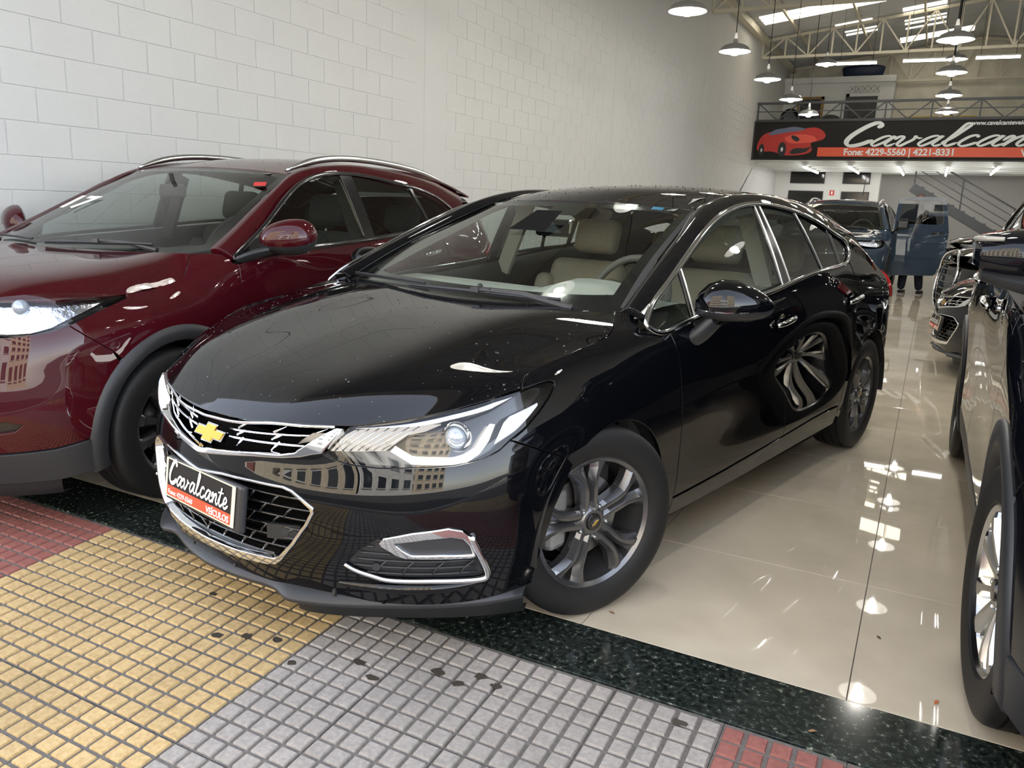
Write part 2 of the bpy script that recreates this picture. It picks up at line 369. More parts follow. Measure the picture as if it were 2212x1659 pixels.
def script_mesh(name,word,height,m,parent,mw,ext=.002,weight=1.0,slant=.0,xs=1.0):
    """one mesh of brush strokes; height = height of the capital"""
    k=height/2.25;V=[];F=[];x=0
    for ci,ch in enumerate(word):
        pts,adv,w=SCRIPT[ch if ch in SCRIPT else ch.lower()]
        P=spline3([(p[0]+x+slant*p[1],p[1],0) for p in pts],46)[:,:2];T=np.gradient(P,axis=0);T/=np.maximum(np.linalg.norm(T,axis=1,keepdims=True),1e-6);Nn=np.stack([-T[:,1],T[:,0]],1)
        pen=np.array([math.cos(2.2),math.sin(2.2)]);ww=w*weight*(.62+.45*np.abs(Nn@pen));ww[0]*=.5;ww[-1]*=.35;ww[1]*=.85;ww[-2]*=.6
        L=P+Nn*ww[:,None];R=P-Nn*ww[:,None];b=len(V);n=len(P);z0=ext+ci*1e-5
        V+=[(p[0]*k*xs,p[1]*k,z0) for p in L]+[(p[0]*k*xs,p[1]*k,z0) for p in R]
        F+=[(b+i,b+n+i,b+n+i+1,b+i+1) for i in range(n-1)]
        # overlapping strokes need a hair of separation to avoid coplanar faces
        for i in range(n): V[b+i]=(V[b+i][0],V[b+i][1],z0+i*2e-6);V[b+n+i]=(V[b+n+i][0],V[b+n+i][1],z0+i*2e-6)
        if ch=='t':
            b=len(V);V+=[((x+.02+slant)*k*xs,1.13*k,z0+2e-4),((x+.95+slant)*k*xs,1.22*k,z0+2e-4),((x+.95+slant)*k*xs,1.36*k,z0+2e-4),((x+.02+slant)*k*xs,1.28*k,z0+2e-4)];F.append((b,b+1,b+2,b+3))
        x+=adv
    o=mk(name,V,F,m,parent,smooth=False);o.matrix_local=mw;return o,x*k*xs
# ------------------------------------------------------------------ surfaces of the place
def grain(name,c1,c2,rough,scale=40,bump=.15,bdist=.004,extra=None,spec=.5,rand=.0,coat=0,mott=.14):
    """mottled mineral surface with fine relief; rand = tone change from piece to piece"""
    m,n,l,p=_new(name);tc=n.new('ShaderNodeTexCoord');t=n.new('ShaderNodeTexNoise');t.inputs['Scale'].default_value=scale;t.inputs['Detail'].default_value=8;t.inputs['Roughness'].default_value=.65
    geo=n.new('ShaderNodeNewGeometry');l.new(geo.outputs['Position'],t.inputs['Vector'])
    r=n.new('ShaderNodeValToRGB');r.color_ramp.elements[0].position=.32;r.color_ramp.elements[1].position=.66;r.color_ramp.elements[0].color=(*c1,1);r.color_ramp.elements[1].color=(*c2,1);l.new(t.outputs[0],r.inputs[0])
    out=r.outputs[0]
    t2=n.new('ShaderNodeTexNoise');t2.inputs['Scale'].default_value=2.3;t2.inputs['Detail'].default_value=3;l.new(geo.outputs['Position'],t2.inputs['Vector'])
    hs=n.new('ShaderNodeHueSaturation');l.new(out,hs.inputs['Color'])
    mp=n.new('ShaderNodeMapRange');mp.inputs[1].default_value=.3;mp.inputs[2].default_value=.7;mp.inputs[3].default_value=1-mott;mp.inputs[4].default_value=1+mott*.5;l.new(t2.outputs[0],mp.inputs[0])
    if rand:
        oi=n.new('ShaderNodeObjectInfo');ma=n.new('ShaderNodeMath');ma.operation='MULTIPLY_ADD';ma.inputs[1].default_value=rand;ma.inputs[2].default_value=-rand/2;l.new(oi.outputs['Random'],ma.inputs[0])
        ad=n.new('ShaderNodeMath');l.new(mp.outputs[0],ad.inputs[0]);l.new(ma.outputs[0],ad.inputs[1]);l.new(ad.outputs[0],hs.inputs['Value'])
    else: l.new(mp.outputs[0],hs.inputs['Value'])
    l.new(hs.outputs[0],p.inputs['Base Color']);p.inputs['Roughness'].default_value=rough;p.inputs['Specular IOR Level'].default_value=spec;p.inputs['Coat Weight'].default_value=coat;p.inputs['Coat Roughness'].default_value=.03
    if bump:
        b=n.new('ShaderNodeBump');b.inputs['Strength'].default_value=bump;b.inputs['Distance'].default_value=bdist;l.new(t.outputs[0],b.inputs['Height']);l.new(b.outputs[0],p.inputs['Normal'])
    return m
grain('slab_yellow',(.43,.295,.125),(.60,.435,.215),.72,70,.35,rand=.16);grain('slab_grey',(.27,.245,.225),(.385,.355,.325),.72,70,.35,rand=.12);grain('slab_red',(.23,.075,.062),(.31,.115,.095),.7,60,.3,rand=.10)
grain('slab_grout',(.12,.108,.10),(.18,.165,.15),.9,90,.5)
grain('porcelain',(.58,.51,.395),(.63,.56,.44),.018,5,0,spec=.5,rand=.03);mat('tile_joint',(.085,.07,.06),rough=.8)
def granite():
    m,n,l,p=_new('granite');g=n.new('ShaderNodeNewGeometry');t=n.new('ShaderNodeTexNoise');t.inputs['Scale'].default_value=55;t.inputs['Detail'].default_value=5;t.inputs['Roughness'].default_value=.7;l.new(g.outputs['Position'],t.inputs['Vector'])
    r=n.new('ShaderNodeValToRGB');e=r.color_ramp.elements;e[0].position=.40;e[0].color=(.004,.006,.005,1);e[1].position=.60;e[1].color=(.030,.040,.034,1);e2=e.new(.67);e2.color=(.26,.27,.21,1);l.new(t.outputs[0],r.inputs[0]);l.new(r.outputs[0],p.inputs['Base Color']);p.inputs['Roughness'].default_value=.09
granite()
grain('wall_paint',(.54,.55,.548),(.555,.565,.562),.6,30,.10,.002,spec=.3,mott=.02);grain('wall_paint_warm',(.60,.57,.48),(.66,.63,.54),.7,20,.06,.002,spec=.3);mat('plain_white',(.62,.63,.62),rough=.6)
mat('truss_cream',(.60,.56,.45),rough=.5);mat('steel_grey',(.045,.05,.056),rough=.5);mat('dark_frame',(.016,.017,.02),rough=.4);mat('roof_metal',(.52,.53,.53),rough=.5,metal=.2)
mat('soffit_white',(.62,.64,.63),rough=.6);grain('asphalt',(.035,.035,.036),(.06,.06,.06),.9,80,.4);grain('kerb_stone',(.30,.29,.27),(.38,.37,.35),.85,40,.3)
def skylight():
    m,n,l,p=_new('skylight_sheet');n.remove(p);a=n.new('ShaderNodeBsdfTranslucent');a.inputs[0].default_value=(.85,.78,.62,1);b=n.new('ShaderNodeBsdfDiffuse');b.inputs[0].default_value=(.6,.57,.48,1);x=n.new('ShaderNodeMixShader');x.inputs[0].default_value=.3;l.new(a.outputs[0],x.inputs[1]);l.new(b.outputs[0],x.inputs[2]);l.new(x.outputs[0],n['Material Output'].inputs[0])
skylight()
mat('wall_shaded',(.36,.36,.35),rough=.7);XL=-4.877;XR=6.0;YB=27.0;ZE=6.05;XRIDGE=.58;ZR=6.76  # lower back wall: dimness below the mezzanine is put into this grey
def struct(o): o['kind']='structure';return o
# floor: one porcelain tile per object near the entrance, one jointed sheet farther in
fl=struct(MB().box(XL,XR,-.0,YB,-.06,-.004).build('floor','tile_joint'))
tx=[-.0398+.8*k for k in range(-7,9)];ty=[0]+[.8055+.8*k for k in range(0,34)]
tcache={}
far=MB();
for i in range(len(tx)-1):
    x0,x1=max(tx[i],XL),min(tx[i+1],XR)
    if x1-x0<.02: continue
    for j in range(len(ty)-1):
        y0,y1=ty[j],min(ty[j+1],YB);g=.0014
        if y1<=9.7:
            w,d=round(x1-x0,4),round(y1-y0,4)
            if (w,d) not in tcache:
                b=MB().box(-w/2+g,w/2-g,-d/2+g,d/2-g,-.010,0);o=b.build('floor_tile','porcelain',fl);bevel(o,.0012,1);tcache[(w,d)]=o
            else: o=tcache[(w,d)].copy();COL.objects.link(o)
            o.location=((x0+x1)/2,(y0+y1)/2,0)
        else: far.box(x0+g,x1-g,y0+g,y1-g,-.008,0)
tag(far.build('far_floor_tiles','porcelain',fl),kind='stuff')
# granite threshold
th=struct(MB().box(XL,XR,-.2686,0,-.08,-.008).build('trim_1','tile_joint'))
gx=[XL,-2.92,-1.067,.78,2.63,4.48,XR]
for a,b in zip(gx[:-1],gx[1:]):
    o=MB().box(a+.0012,b-.0012,-.2676,-.0008,-.02,0).build('granite_slab','granite',th);bevel(o,.001,1)
# pavement: sloping 5.5 %, slabs of 25 raised squares
SL=.055;Y0=-.2690
pv=struct(MB().add([(-9,Y0,-.012),(9,Y0,-.012),(9,-3.6,-.012-SL*3.33),(-9,-3.6,-.012-SL*3.33)],[(0,3,2,1)]).build('pavement','slab_grout'))
PT=.3030;N5=5;q5=PT/N5
def slab_mesh(r0=0,r1=5,c0=0,c1=5,cut=None):
    b=MB();
    b.box(c0*q5-PT/2+.001,c1*q5-PT/2-.001,r0*q5-PT/2+.001,(r1*q5-PT/2-.001) if cut is None else cut,-.03,-.0065)
    for i in range(c0,c1):
        for j in range(r0,r1):
            x0=i*q5-PT/2+.0058;x1=(i+1)*q5-PT/2-.0058;y0=j*q5-PT/2+.0058;y1=(j+1)*q5-PT/2-.0058
            if cut is not None: y1=min(y1,cut-.001)
            if y1-y0<.006: continue
            e=.0022;b.add([(x0,y0,-.0065),(x1,y0,-.0065),(x1,y1,-.0065),(x0,y1,-.0065),(x0+e,y0+e,0),(x1-e,y0+e,0),(x1-e,y1-e,0),(x0+e,y1-e,0)],[(4,5,6,7),(0,1,5,4),(1,2,6,5),(2,3,7,6),(3,0,4,7)])
    me=b.build('paving_slab','slab_yellow',pv);me.data.materials.append(M['slab_grout'])
    mi=[1]*6+[0]*(len(me.data.polygons)-6);me.data.polygons.foreach_set('material_index',mi)
    return me
full=slab_mesh();YJ=-.402;cutv=(Y0-.001-(YJ+PT/2))/math.cos(math.atan(SL))
part_=slab_mesh(0,3,cut=cutv)
used={'f':0,'p':0}
for c in range(-13,12):
    x=-1.5275+PT*(c+.5);band=(c//4)%3;mname=['slab_grey','slab_red','slab_yellow'][band]
    for r in range(-1,9):
        y=YJ-PT*(r+.5)
        if abs(x)>4.85: continue
        src=part_ if r<0 else full;key='p' if r<0 else 'f'
        if used[key]==0: o=src
        else: o=src.copy();COL.objects.link(o)
        used[key]+=1
        o.location=(x,y,-SL*(Y0-y));o.rotation_euler=(math.atan(SL),0,0)
        o.rotation_euler=(math.atan(SL)+RNG.normal(0,.0012),RNG.normal(0,.0012),RNG.normal(0,.0015))
        s=o.material_slots[0];s.link='OBJECT';s.material=M[mname]
zk=-SL*3.3
struct(MB().box(-14,14,-3.75,-3.55,zk-.2,zk-.012).build('trim_2','kerb_stone'))
struct(MB().box(-40,40,-14.0,-3.75,zk-.30,zk-.14).build('street','asphalt'))
# ------------------------------------------------------------------ left wall: painted concrete blocks, each near block its own piece
wl=struct(MB().box(XL-.25,XL-.0045,-.3,YB,-.05,ZE+.3).build('wall_left','wall_paint'))
bx=MB().box(-.004,.0,-.1962,.1962,-.0962,.0962);blk=bx.build('wall_block','wall_paint',wl);bevel(blk,.003,2)
first=True;rest=MB();nb=0
cand=[]
for k in range(-9,27):
    zc=2.2964-.2*k+.1
    if zc<.1 or zc>ZE+.1: continue
    for j in range(-4,72):
        yc=.9313+.4*j+.2+(0 if (k%2) else -.2)   # running bond
        if yc<-.1 or yc>YB-.2: continue
        if any(a-.2<yc<b+.2 and True for a,b in((5.10,5.52),(10.6,11.02),(16.1,16.5))): 
            # stop at the flush columns: shortened blocks
            continue
        cand.append((yc,zc))
vis=[c for c in cand if .85<c[1]<4.1]
vis.sort(key=lambda c:(c[0]-.0)**2+.3*(c[1]-2)**2);near=set(vis[:300])
for yc,zc in cand:
    if (yc,zc) in near:
        if first: o=blk;first=False
        else: o=blk.copy();COL.objects.link(o)
        o.location=(XL,yc,zc)
    else: rest.box(XL-.006,XL-.0005,yc-.1968,yc+.1968,zc-.0968,zc+.0968)
tag(rest.build('far_wall_blocks','wall_paint',wl),kind='stuff')
cols=MB()
for a,b in((5.13,5.5),(10.62,11.0),(16.12,16.48)): cols.box(XL-.02,XL+.001,a-.03,b+.03,0,ZE)
for i,(a,b) in enumerate(((5.10,5.53),(10.6,11.02),(16.1,16.5))): struct(MB().box(XL-.02,XL+.0005,a,b,0,ZE).build('wall_column','wall_paint',wl))
struct(MB().box(XR,XR+.25,-.3,YB,-.05,ZE+.5).build('wall_right','plain_white'))
struct(MB().box(XL-.25,XR+.25,YB,YB+.2,2.93,ZE+1.2).build('wall_back','wall_paint_warm'));struct(MB().box(XL-.25,XR+.25,YB,YB+.2,0,2.93).build('wall_back_lower','wall_shaded'))
# facade head above the wide opening
struct(MB().box(XL-.25,XR+.25,-.35,-.05,4.35,7.2).build('wall_front','wall_paint_warm'))
# ------------------------------------------------------------------ roof: corrugated sheets, translucent strips, trusses
def roof_z(x): return ZE+.08+(ZR-ZE)*(x-XL)/(XRIDGE-XL) if x<=XRIDGE else ZE+.08+(ZR-ZE)*(XR-x)/(XR-XRIDGE)
def corr(x0,x1,y0,y1,name,m,parent=None,dz=0):
    n=max(2,int((y1-y0)/.05));ys=np.linspace(y0,y1,n+1);G=np.array([[(x,y,roof_z(x)+dz+.018*(1 if int(round((y-0)/.05))%4 in(0,1) else -1)) for x in(x0,x1)] for y in ys])
    b=MB().grid(G);return b.build(name,m,parent)
ceil=struct(MB().box(XL-.2,XR+.2,-.3,YB+.2,7.05,7.07).build('ceiling','roof_metal'));bpy.data.objects.remove(ceil)
ceil=struct(corr(XL-.2,XRIDGE,-.3,19.55,'ceiling','roof_metal'))
sky_p=[(-4.58,0.0,19.55,20.5)];
corr(XL-.2,-4.58,19.55,20.5,'roof_sheet','roof_metal',ceil);corr(-4.58,.3,19.55,20.5,'roof_light_sheet','skylight_sheet',ceil);corr(.3,XRIDGE,19.55,20.5,'roof_sheet','roof_metal',ceil)
corr(XL-.2,XRIDGE,20.5,21.6,'roof_sheet','roof_metal',ceil)
def rows(y0,y1,sk):
    xs=[XL-.2]+[v for a in sk for v in a]+[XRIDGE]
    for i in range(len(xs)-1):
        if xs[i+1]-xs[i]>.02: corr(xs[i],xs[i+1],y0,y1,'roof_light_sheet' if i%2 else 'roof_sheet','skylight_sheet' if i%2 else 'roof_metal',ceil)
rows(21.6,21.95,[(-1.42,-.43)]);rows(21.95,22.1,[(-3.05,-2.15)]);rows(22.1,22.25,[]);rows(22.25,22.45,[(-3.05,-2.15),(-1.42,-.43)]);rows(22.45,23.05,[]);rows(23.05,23.25,[(-2.9,-2.1),(-1.42,-.43)]);rows(23.25,23.4,[]);rows(23.4,23.6,[(-2.9,-2.1),(-1.42,-.43)]);rows(23.6,24.0,[]);rows(24.0,24.2,[(-1.42,-.43)]);rows(24.2,25.2,[]);rows(25.2,25.9,[(-1.6,.3)]);rows(25.9,YB+.2,[])
corr(XRIDGE,XR+.2,-.3,YB+.2,'roof_sheet','roof_metal',ceil)
eb=struct(MB().box(XL-.004,XL+.16,0,YB,ZE-.10,ZE+.06).build('trim_3','truss_cream'))
for i,yt in enumerate((5.3,10.8,16.3,21.95,26.85)):
    t=thing('roof_truss',['cream steel roof truss above the entrance bay','cream steel roof truss over the middle of the showroom','cream steel roof truss in front of the mezzanine','cream steel roof truss above the black banner railing','cream steel roof truss against the back wall'][i],'truss',(0,yt,5.6),0,'roof trusses')
    zb=0.0;xs=np.linspace(XL+.02,XR-.02,19)
    MB().bar((xs[0],0,zb),(xs[-1],0,zb),.06,.07).build('bottom_chord','truss_cream',t)
    for a,b in((xs[0],XRIDGE),(XRIDGE,xs[-1])): MB().bar((a,0,roof_z(a)-5.6-.10),(b,0,roof_z(b)-5.6-.10),.06,.07).build('top_chord','truss_cream',t)
    for k in range(len(xs)):
        zt=roof_z(xs[k])-5.6-.10
        MB().bar((xs[k],0,zb),(xs[k],0,zt),.04).build('post','truss_cream',t)
        if k<len(xs)-1:
            zt2=roof_z(xs[k+1])-5.6-.10
            MB().bar((xs[k],0,zb) if k%2==0 else (xs[k],0,zt),(xs[k+1],0,zt2) if k%2==0 else (xs[k+1],0,zb),.035).build('brace','truss_cream',t)
for i,x in enumerate((-3.9,-2.4,-.9,.58,2.0,3.6,5.2)):
    struct(MB().bar((x,0,roof_z(x)-.075),(x,YB,roof_z(x)-.075),.05,.09).build('purlin','truss_cream',ceil))
# ------------------------------------------------------------------ pendant lamps
mat('lamp_alu',(.42,.43,.43),rough=.35,metal=.85);mat('lamp_white',(.82,.82,.80),rough=.5);emis('bulb_glow',(1,.97,.90),45.);emis('tube_glow',(1,.98,.95),22.);mat('cord_black',(.01,.01,.01),rough=.6)
LAMP_W=19.
def make_lamp(lit=True):
    t=thing('pendant_lamp','','lamp')
    MB().lathe([(.022,.135),(.028,.10),(.034,.085),(.09,.075),(.140,.052),(.165,.02),(.172,.0)],48).build('shade','lamp_alu',t,smooth=True)
    MB().lathe([(.168,.002),(.160,.02),(.135,.048),(.085,.069),(.03,.079)],48).build('shade_lining','lamp_white',t,smooth=True)
    MB().lathe([(1e-4,.20),(.012,.195),(.018,.16),(.022,.13)],20).build('socket','lamp_white',t,smooth=True)
    MB().lathe([(1e-4,-.042),(.030,-.036),(.050,-.018),(.056,.008),(.050,.03),(.030,.055),(.022,.08)],28).build('bulb','bulb_glow' if lit else 'lamp_white',t,smooth=True)
    return t
lamp0=make_lamp();usedl=False
pl=bpy.data.lights.new('lamp_light','POINT');pl.energy=LAMP_W;pl.shadow_soft_size=.03;pl.color=(1,.955,.88)
rowname={-2.22:'row by the block wall',-.05:'row above the open aisle',2.15:'row beyond the aisle'}
LAMPS=[]
for x in(-2.22,-.05,2.15):
    for j,y in enumerate((1.35,3.35,5.35,7.3,9.3,11.3,13.3)):
        z=3.08
        if usedl: t=copy_tree(lamp0)
        else: t=lamp0;usedl=True
        t.location=(x,y,z);t['label']='round pendant lamp, '+['first','second','third','fourth','fifth','sixth','seventh'][j]+' from entrance, '+rowname[x];t['group']='pendant lamps over the showroom'
        zr=roof_z(x)-z
        MB().tube([(0,0,.195),(0,0,zr)],.005,6).build('cord','cord_black',t)
        l=bpy.data.objects.new('lamp_light',pl);COL.objects.link(l);l.parent=t;l.location=(0,0,-.052)
for x,y,z,lb in((-1.98,13.0,3.86,'small metal pendant lamp hung high left of the tube lights'),(-.03,13.6,3.95,'small metal pendant lamp hung high between two tube lights')):
    t=copy_tree(lamp0);t.location=(x,y,z);t['label']=lb;t['group']='high pendant lamps'
    for ch in list(t.children):
        if ch.name.startswith('cord'): bpy.data.objects.remove(ch)
    MB().tube([(0,0,.195),(0,0,roof_z(x)-z)],.005,6).build('cord','cord_black',t)
# fluorescent tubes under the roof and below the mezzanine
def tube_light(a,b,label,group,w=14,r=.02):
    t=thing('tube_light',label,'lamp',tuple((np.array(a)+np.array(b))/2),0,group);h=(np.array(b)-np.array(a))/2;L=np.linalg.norm(h)
    MB().bar(-h+[0,0,.045],h+[0,0,.045],.06,.03).build('housing','lamp_white',t);MB().tube([-h,h],r,10).build('tube','tube_glow',t,smooth=True)
    l=bpy.data.lights.new('tube_glow_light','AREA');l.shape='RECTANGLE';l.size=2*L;l.size_y=.05;l.energy=w*.4;l.color=(1,.98,.94);o=bpy.data.objects.new('tube_glow_light',l);COL.objects.link(o);o.parent=t;o.location=(0,0,-.04)
    if a[2]>4:
        for q in(-.8,.8): MB().tube([h*q+[0,0,.05],h*q+[0,0,roof_z(a[0])-a[2]-.03]],.006,6).build('hanger','cord_black',t)
    d=h/L;o.rotation_euler=(0,0,math.atan2(d[1],d[0]));return t
for i,(x0,x1) in enumerate(((-2.66,-1.74),(-1.16,-.25),(.36,1.24),(1.9,2.8))): tube_light((x0,20,5.03),(x1,20,5.02),'long white tube light under the roof, %s from the left wall'%['first','second','third','fourth'][i],'tube lights under the roof',22,.026)
for i,(x,y0,y1) in enumerate(((-3.49,21.95,23.4),(-3.49,23.7,25.2),(-2.27,21.8,23.2),(-2.27,23.6,24.95),(-1.03,21.6,25.6),(.13,21.6,25.6),(1.27,21.3,22.9),(1.27,23.2,24.75),(2.5,21.3,24.7))):
    tube_light((x,y0+.35,2.69),(x,y1+.35,2.69),['short tube light below mezzanine, by block wall, nearer the banner','short tube light below mezzanine, by block wall, nearer the office windows','short tube light above the two office windows, nearer the banner','short tube light above the two office windows, nearer the office','long tube light below mezzanine, between office windows and staircase','long tube light below mezzanine, above the staircase top','short tube light above the stair rail, nearer the banner','short tube light above the stair rail, nearer back wall','long tube light below mezzanine, farthest from the block wall'][i],'tube lights below the mezzanine',16)
# ------------------------------------------------------------------ mezzanine with banner and railing
YM=21.9
struct(MB().box(XL,XR,YM,YB,2.86,3.0).build('mezzanine_floor','soffit_white'))
for k,y in enumerate((22.6,23.6,24.6,25.6,26.6)): struct(MB().box(XL,XR,y-.08,y+.08,2.74,2.86).build('mezzanine_joist','soffit_white'))
bn=thing('banner','long black shop banner with red sports car and white brush lettering','sign',(XL+.02,YM-.03,2.88))
W=XR-XL-.04;MB().box(0,W,0,.02,0,1.0).build('banner_sheet','sign_black',bn)
MB().box(1.75,W,-.004,0,.075,.315).build('red_band','sign_red',bn)
for z in(-.02,1.0): MB().box(-.03,W,-.02,.03,z-.012,z+.02).build('banner_rail','dark_frame',bn)
MB().box(-.03,.03,-.02,.03,0,1.0).build('banner_rail','dark_frame',bn)
mwb=lambda x,z,y=-.006:frame_mat((x,y,z),(1,0,0),(0,0,1))
mat('banner_white',(.66,.70,.70),rough=.5)
script_mesh('banner_script','Cavalcante',.60,'banner_white',bn,mwb(2.22,.345),ext=.004,weight=.80,xs=1.72,slant=.35)
text_mesh('banner_phone','Fone: 4229-5560 | 4221-8331',.235,'banner_white',bn,mwb(2.42,.115),ext=.002,bold=.006,spacing=.96)
text_mesh('banner_site','www.cavalcanteveiculos.com.br',.145,'banner_white',bn,mwb(5.37,.865),ext=.002,bold=.004,shear=.15)
text_mesh('banner_word','VEÍCULOS',.215,'banner_white',bn,mwb(6.55,.115),ext=.002,bold=.006)
# printed red car on the banner (plain generic open two-seater)
mat('print_red',(.42,.022,.018),rough=.5);mat('print_red_light',(.62,.075,.05),rough=.5);mat('print_dark',(.01,.01,.012),rough=.5);mat('print_blue',(.10,.12,.20),rough=.5);mat('print_pale',(.55,.55,.58),rough=.5)
def flatp(pts,m,y,name,n=60):
    P=spline3([(x,0,z) for x,z in pts],n,closed=True);b=MB().add([(p[0],y,p[2]) for p in P],[tuple(range(len(P)))]);o=b.build(name,m,bn);bm=bmesh.new();bm.from_mesh(o.data);bmesh.ops.triangulate(bm,faces=bm.faces[:]);bm.to_mesh(o.data);bm.free();return o
flatp([(.12,.25),(.16,.52),(.30,.68),(.60,.76),(.85,.80),(1.15,.80),(1.40,.82),(1.62,.84),(1.82,.76),(1.92,.62),(1.80,.50),(1.55,.42),(1.60,.25),(1.45,.14),(1.10,.10),(.85,.11),(.55,.20),(.30,.20)],'print_red',-.0005,'printed_car')
flatp([(.40,.66),(.55,.78),(.75,.82),(.98,.86),(1.20,.85),(1.38,.80),(1.10,.74),(.80,.70)],'print_blue',-.0010,'printed_cabin')
flatp([(.85,.55),(1.0,.64),(1.35,.66),(1.62,.60),(1.70,.50),(1.45,.44),(1.15,.42),(.95,.45)],'print_red_light',-.0010,'printed_bonnet')
flatp([(1.02,.62),(1.10,.63),(1.24,.54),(1.22,.48),(1.10,.50)],'print_dark',-.0016,'printed_headlamp');flatp([(1.02,.16),(1.12,.28),(1.45,.30),(1.58,.34),(1.50,.24),(1.40,.18)],'print_dark',-.0016,'printed_intake')
for x,z,rx,rz in((.24,.24,.075,.17),(.80,.26,.11,.20)):
    flatp([(x+rx*math.cos(a),z+rz*math.sin(a)) for a in np.linspace(0,2*PI,12,endpoint=False)],'print_dark',-.002,'printed_wheel');flatp([(x+.3*rx*math.cos(a),z+.3*rz*math.sin(a)) for a in np.linspace(0,2*PI,10,endpoint=False)],'print_pale',-.0024,'printed_wheel_hub')
rl=thing('mezzanine_railing','dark grey steel railing of triangles on top of the banner','railing',(XL+.02,YM+.09,3.93))
MB().bar((0,0,.46),(W,0,.46),.07,.06).build('top_rail','steel_grey',rl);MB().bar((0,0,.24),(W,0,.24),.025,.025).build('mid_rail','steel_grey',rl);MB().bar((0,0,.0),(W,0,.0),.05,.05).build('bottom_rail','steel_grey',rl)
k=0;x=.03
while x<W-.6:
    for a,b in(((x,0,.46),(x+.55,0,0)),((x+.55,0,0),(x+1.1,0,.46))): MB().bar(a,b,.03).build('railing_brace','steel_grey',rl)
    MB().bar((x,0,0),(x,0,.46),.035).build('railing_post','steel_grey',rl);x+=1.1
# rooms behind: lower office wall with dark windows, stairs, upper room
ow=struct(MB().box(XL,-1.68,26.2,26.4,0,2.86).build('wall_office','plain_white'));struct(MB().box(-1.88,-1.68,26.401,YB,0,2.86).build('wall_office_side','plain_white'))
mat('dark_glass',(.006,.007,.007),rough=.08);
def win(n,x0,x1,z0,z1,y):
    w=struct(MB().box(x0,x1,y-.03,y,z0,z1).build('window_%d'%n,'dark_glass'));MB().box(x0-.03,x1+.03,y-.02,y+.01,z0-.03,z0).build('window_frame','dark_frame',w);MB().box(x0-.03,x1+.03,y-.02,y+.01,z1,z1+.03).build('window_frame','dark_frame',w)
    for a in(x0-.03,x1): MB().box(a,a+.03,y-.02,y+.01,z0,z1).build('window_frame','dark_frame',w)
win(1,-4.38,-3.36,2.42,2.74,26.2);win(2,-2.76,-2.0,2.43,2.75,26.2);win(3,-4.40,-3.36,1.2,2.13,26.2);win(4,-2.76,-1.98,1.2,2.13,26.2)
sg=MB().box(-3.14,-3.0,26.18,26.2,2.03,2.19).build('safety_sign','sticker_red');tag(sg,'small red fire safety sign on white wall between the dark windows','sign');MB().box(-3.09,-3.05,26.172,26.18,2.06,2.16).build('sign_symbol','sign_white',sg)
st=thing('staircase','dark steel staircase rising behind the parked pickup','stairs',(0,25,0))
MB().bar((-.72,0,2.30),(2.9,0,.22),.05,.26).build('stringer','steel_grey',st);MB().bar((-.72,.9,2.30),(2.9,.9,.22),.05,.26).build('stringer','steel_grey',st)
for k in range(12):
    t=k/11;MB().box(-.55+3.2*t-.15,-.55+3.2*t+.15,0,.9,2.30-1.84*t-.02,2.30-1.84*t+.02).build('step','steel_grey',st)
for dz,r in((.20,.012),(.42,.012),(.64,.012),(.86,.024)): MB().bar((-.66,0,2.42+dz),(2.4,0,.66+dz),r*2).build('rail','dark_frame',st)
for x,z in((-.66,2.40),(.62,1.68),(2.0,.9)): MB().bar((x,0,z),(x,0,z+.88),.04).build('stair_post','dark_frame',st)
up=struct(MB().box(XL,-1.62,26.1,26.3,3.0,5.48).build('wall_upper_room','plain_white'));struct(MB().box(XL,-1.60,26.0,YB,5.48,5.66).build('trim_4','plain_white'));struct(MB().box(-1.72,-1.62,26.301,YB,3.0,5.47).build('wall_upper_side','plain_white'))
d1=struct(MB().box(-2.88,-2.06,26.06,26.10,3.0,5.06).build('door_1','dark_frame'));MB().box(-2.98,-2.88,26.05,26.1,3,5.14).build('door_frame','steel_grey',d1);MB().box(-2.98,-2.02,26.05,26.1,5.06,5.14).build('door_frame','plain_white',d1)
ob=thing('breeze_block_vent','row of white pierced vent blocks above the upper door','vent',(-2.46,26.05,5.18))
for k in range(5):
    x=-.36+.18*k;b=MB().box(x-.075,x+.075,-.01,.04,0,.20);o=b.build('vent_block','plain_white',ob)
    MB().bar((x-.07,-.012,.01),(x+.07,-.012,.19),.02,.01).build('vent_pattern','dark_frame',ob);MB().bar((x-.07,-.012,.19),(x+.07,-.012,.01),.02,.01).build('vent_pattern','dark_frame',ob)
d2=struct(MB().box(-4.35,-3.70,26.06,26.1,3.0,5.0).build('door_2','dark_frame'));mat('wood_ochre',(.28,.17,.05),rough=.6)
for a,b,c,d in((-4.43,-4.35,3,5.08),(-3.70,-3.62,3,5.08),(-4.43,-3.62,5.0,5.08)): MB().box(a,b,26.04,26.1,c,d).build('door_frame','wood_ochre',d2)
mat('tank_blue',(.012,.022,.06),rough=.5)
tk=MB().lathe([(1e-4,0),(.62,0),(.70,.6),(.70,.72),(.55,.80),(1e-4,.84)],36).build('water_tank','tank_blue',None,smooth=True);tk.location=(-2.62,26.7-.0,5.66);tk.scale=(.9,.38,.5);tag(tk,'dark blue round water tank on the upper room roof','tank')
mat('chair_yellow',(.42,.30,.05),rough=.7)
for i,x in enumerate((-.75,.25)):
    c=thing('sofa',['yellow seat behind the railing, nearer the dark upper door','yellow seat behind the railing, farther from the dark upper door'][i],'seat',(x,25.5,3.0),0,'yellow seats on the mezzanine');bevel(MB().box(-.45,.45,0,.12,.3,1.38).build('seat_back','chair_yellow',c),.03);bevel(MB().box(-.45,.45,-.5,0,.3,.5).build('seat_base','chair_yellow',c),.03);MB().box(-.4,.4,-.45,.05,0,.3).build('seat_plinth','dark_frame',c)
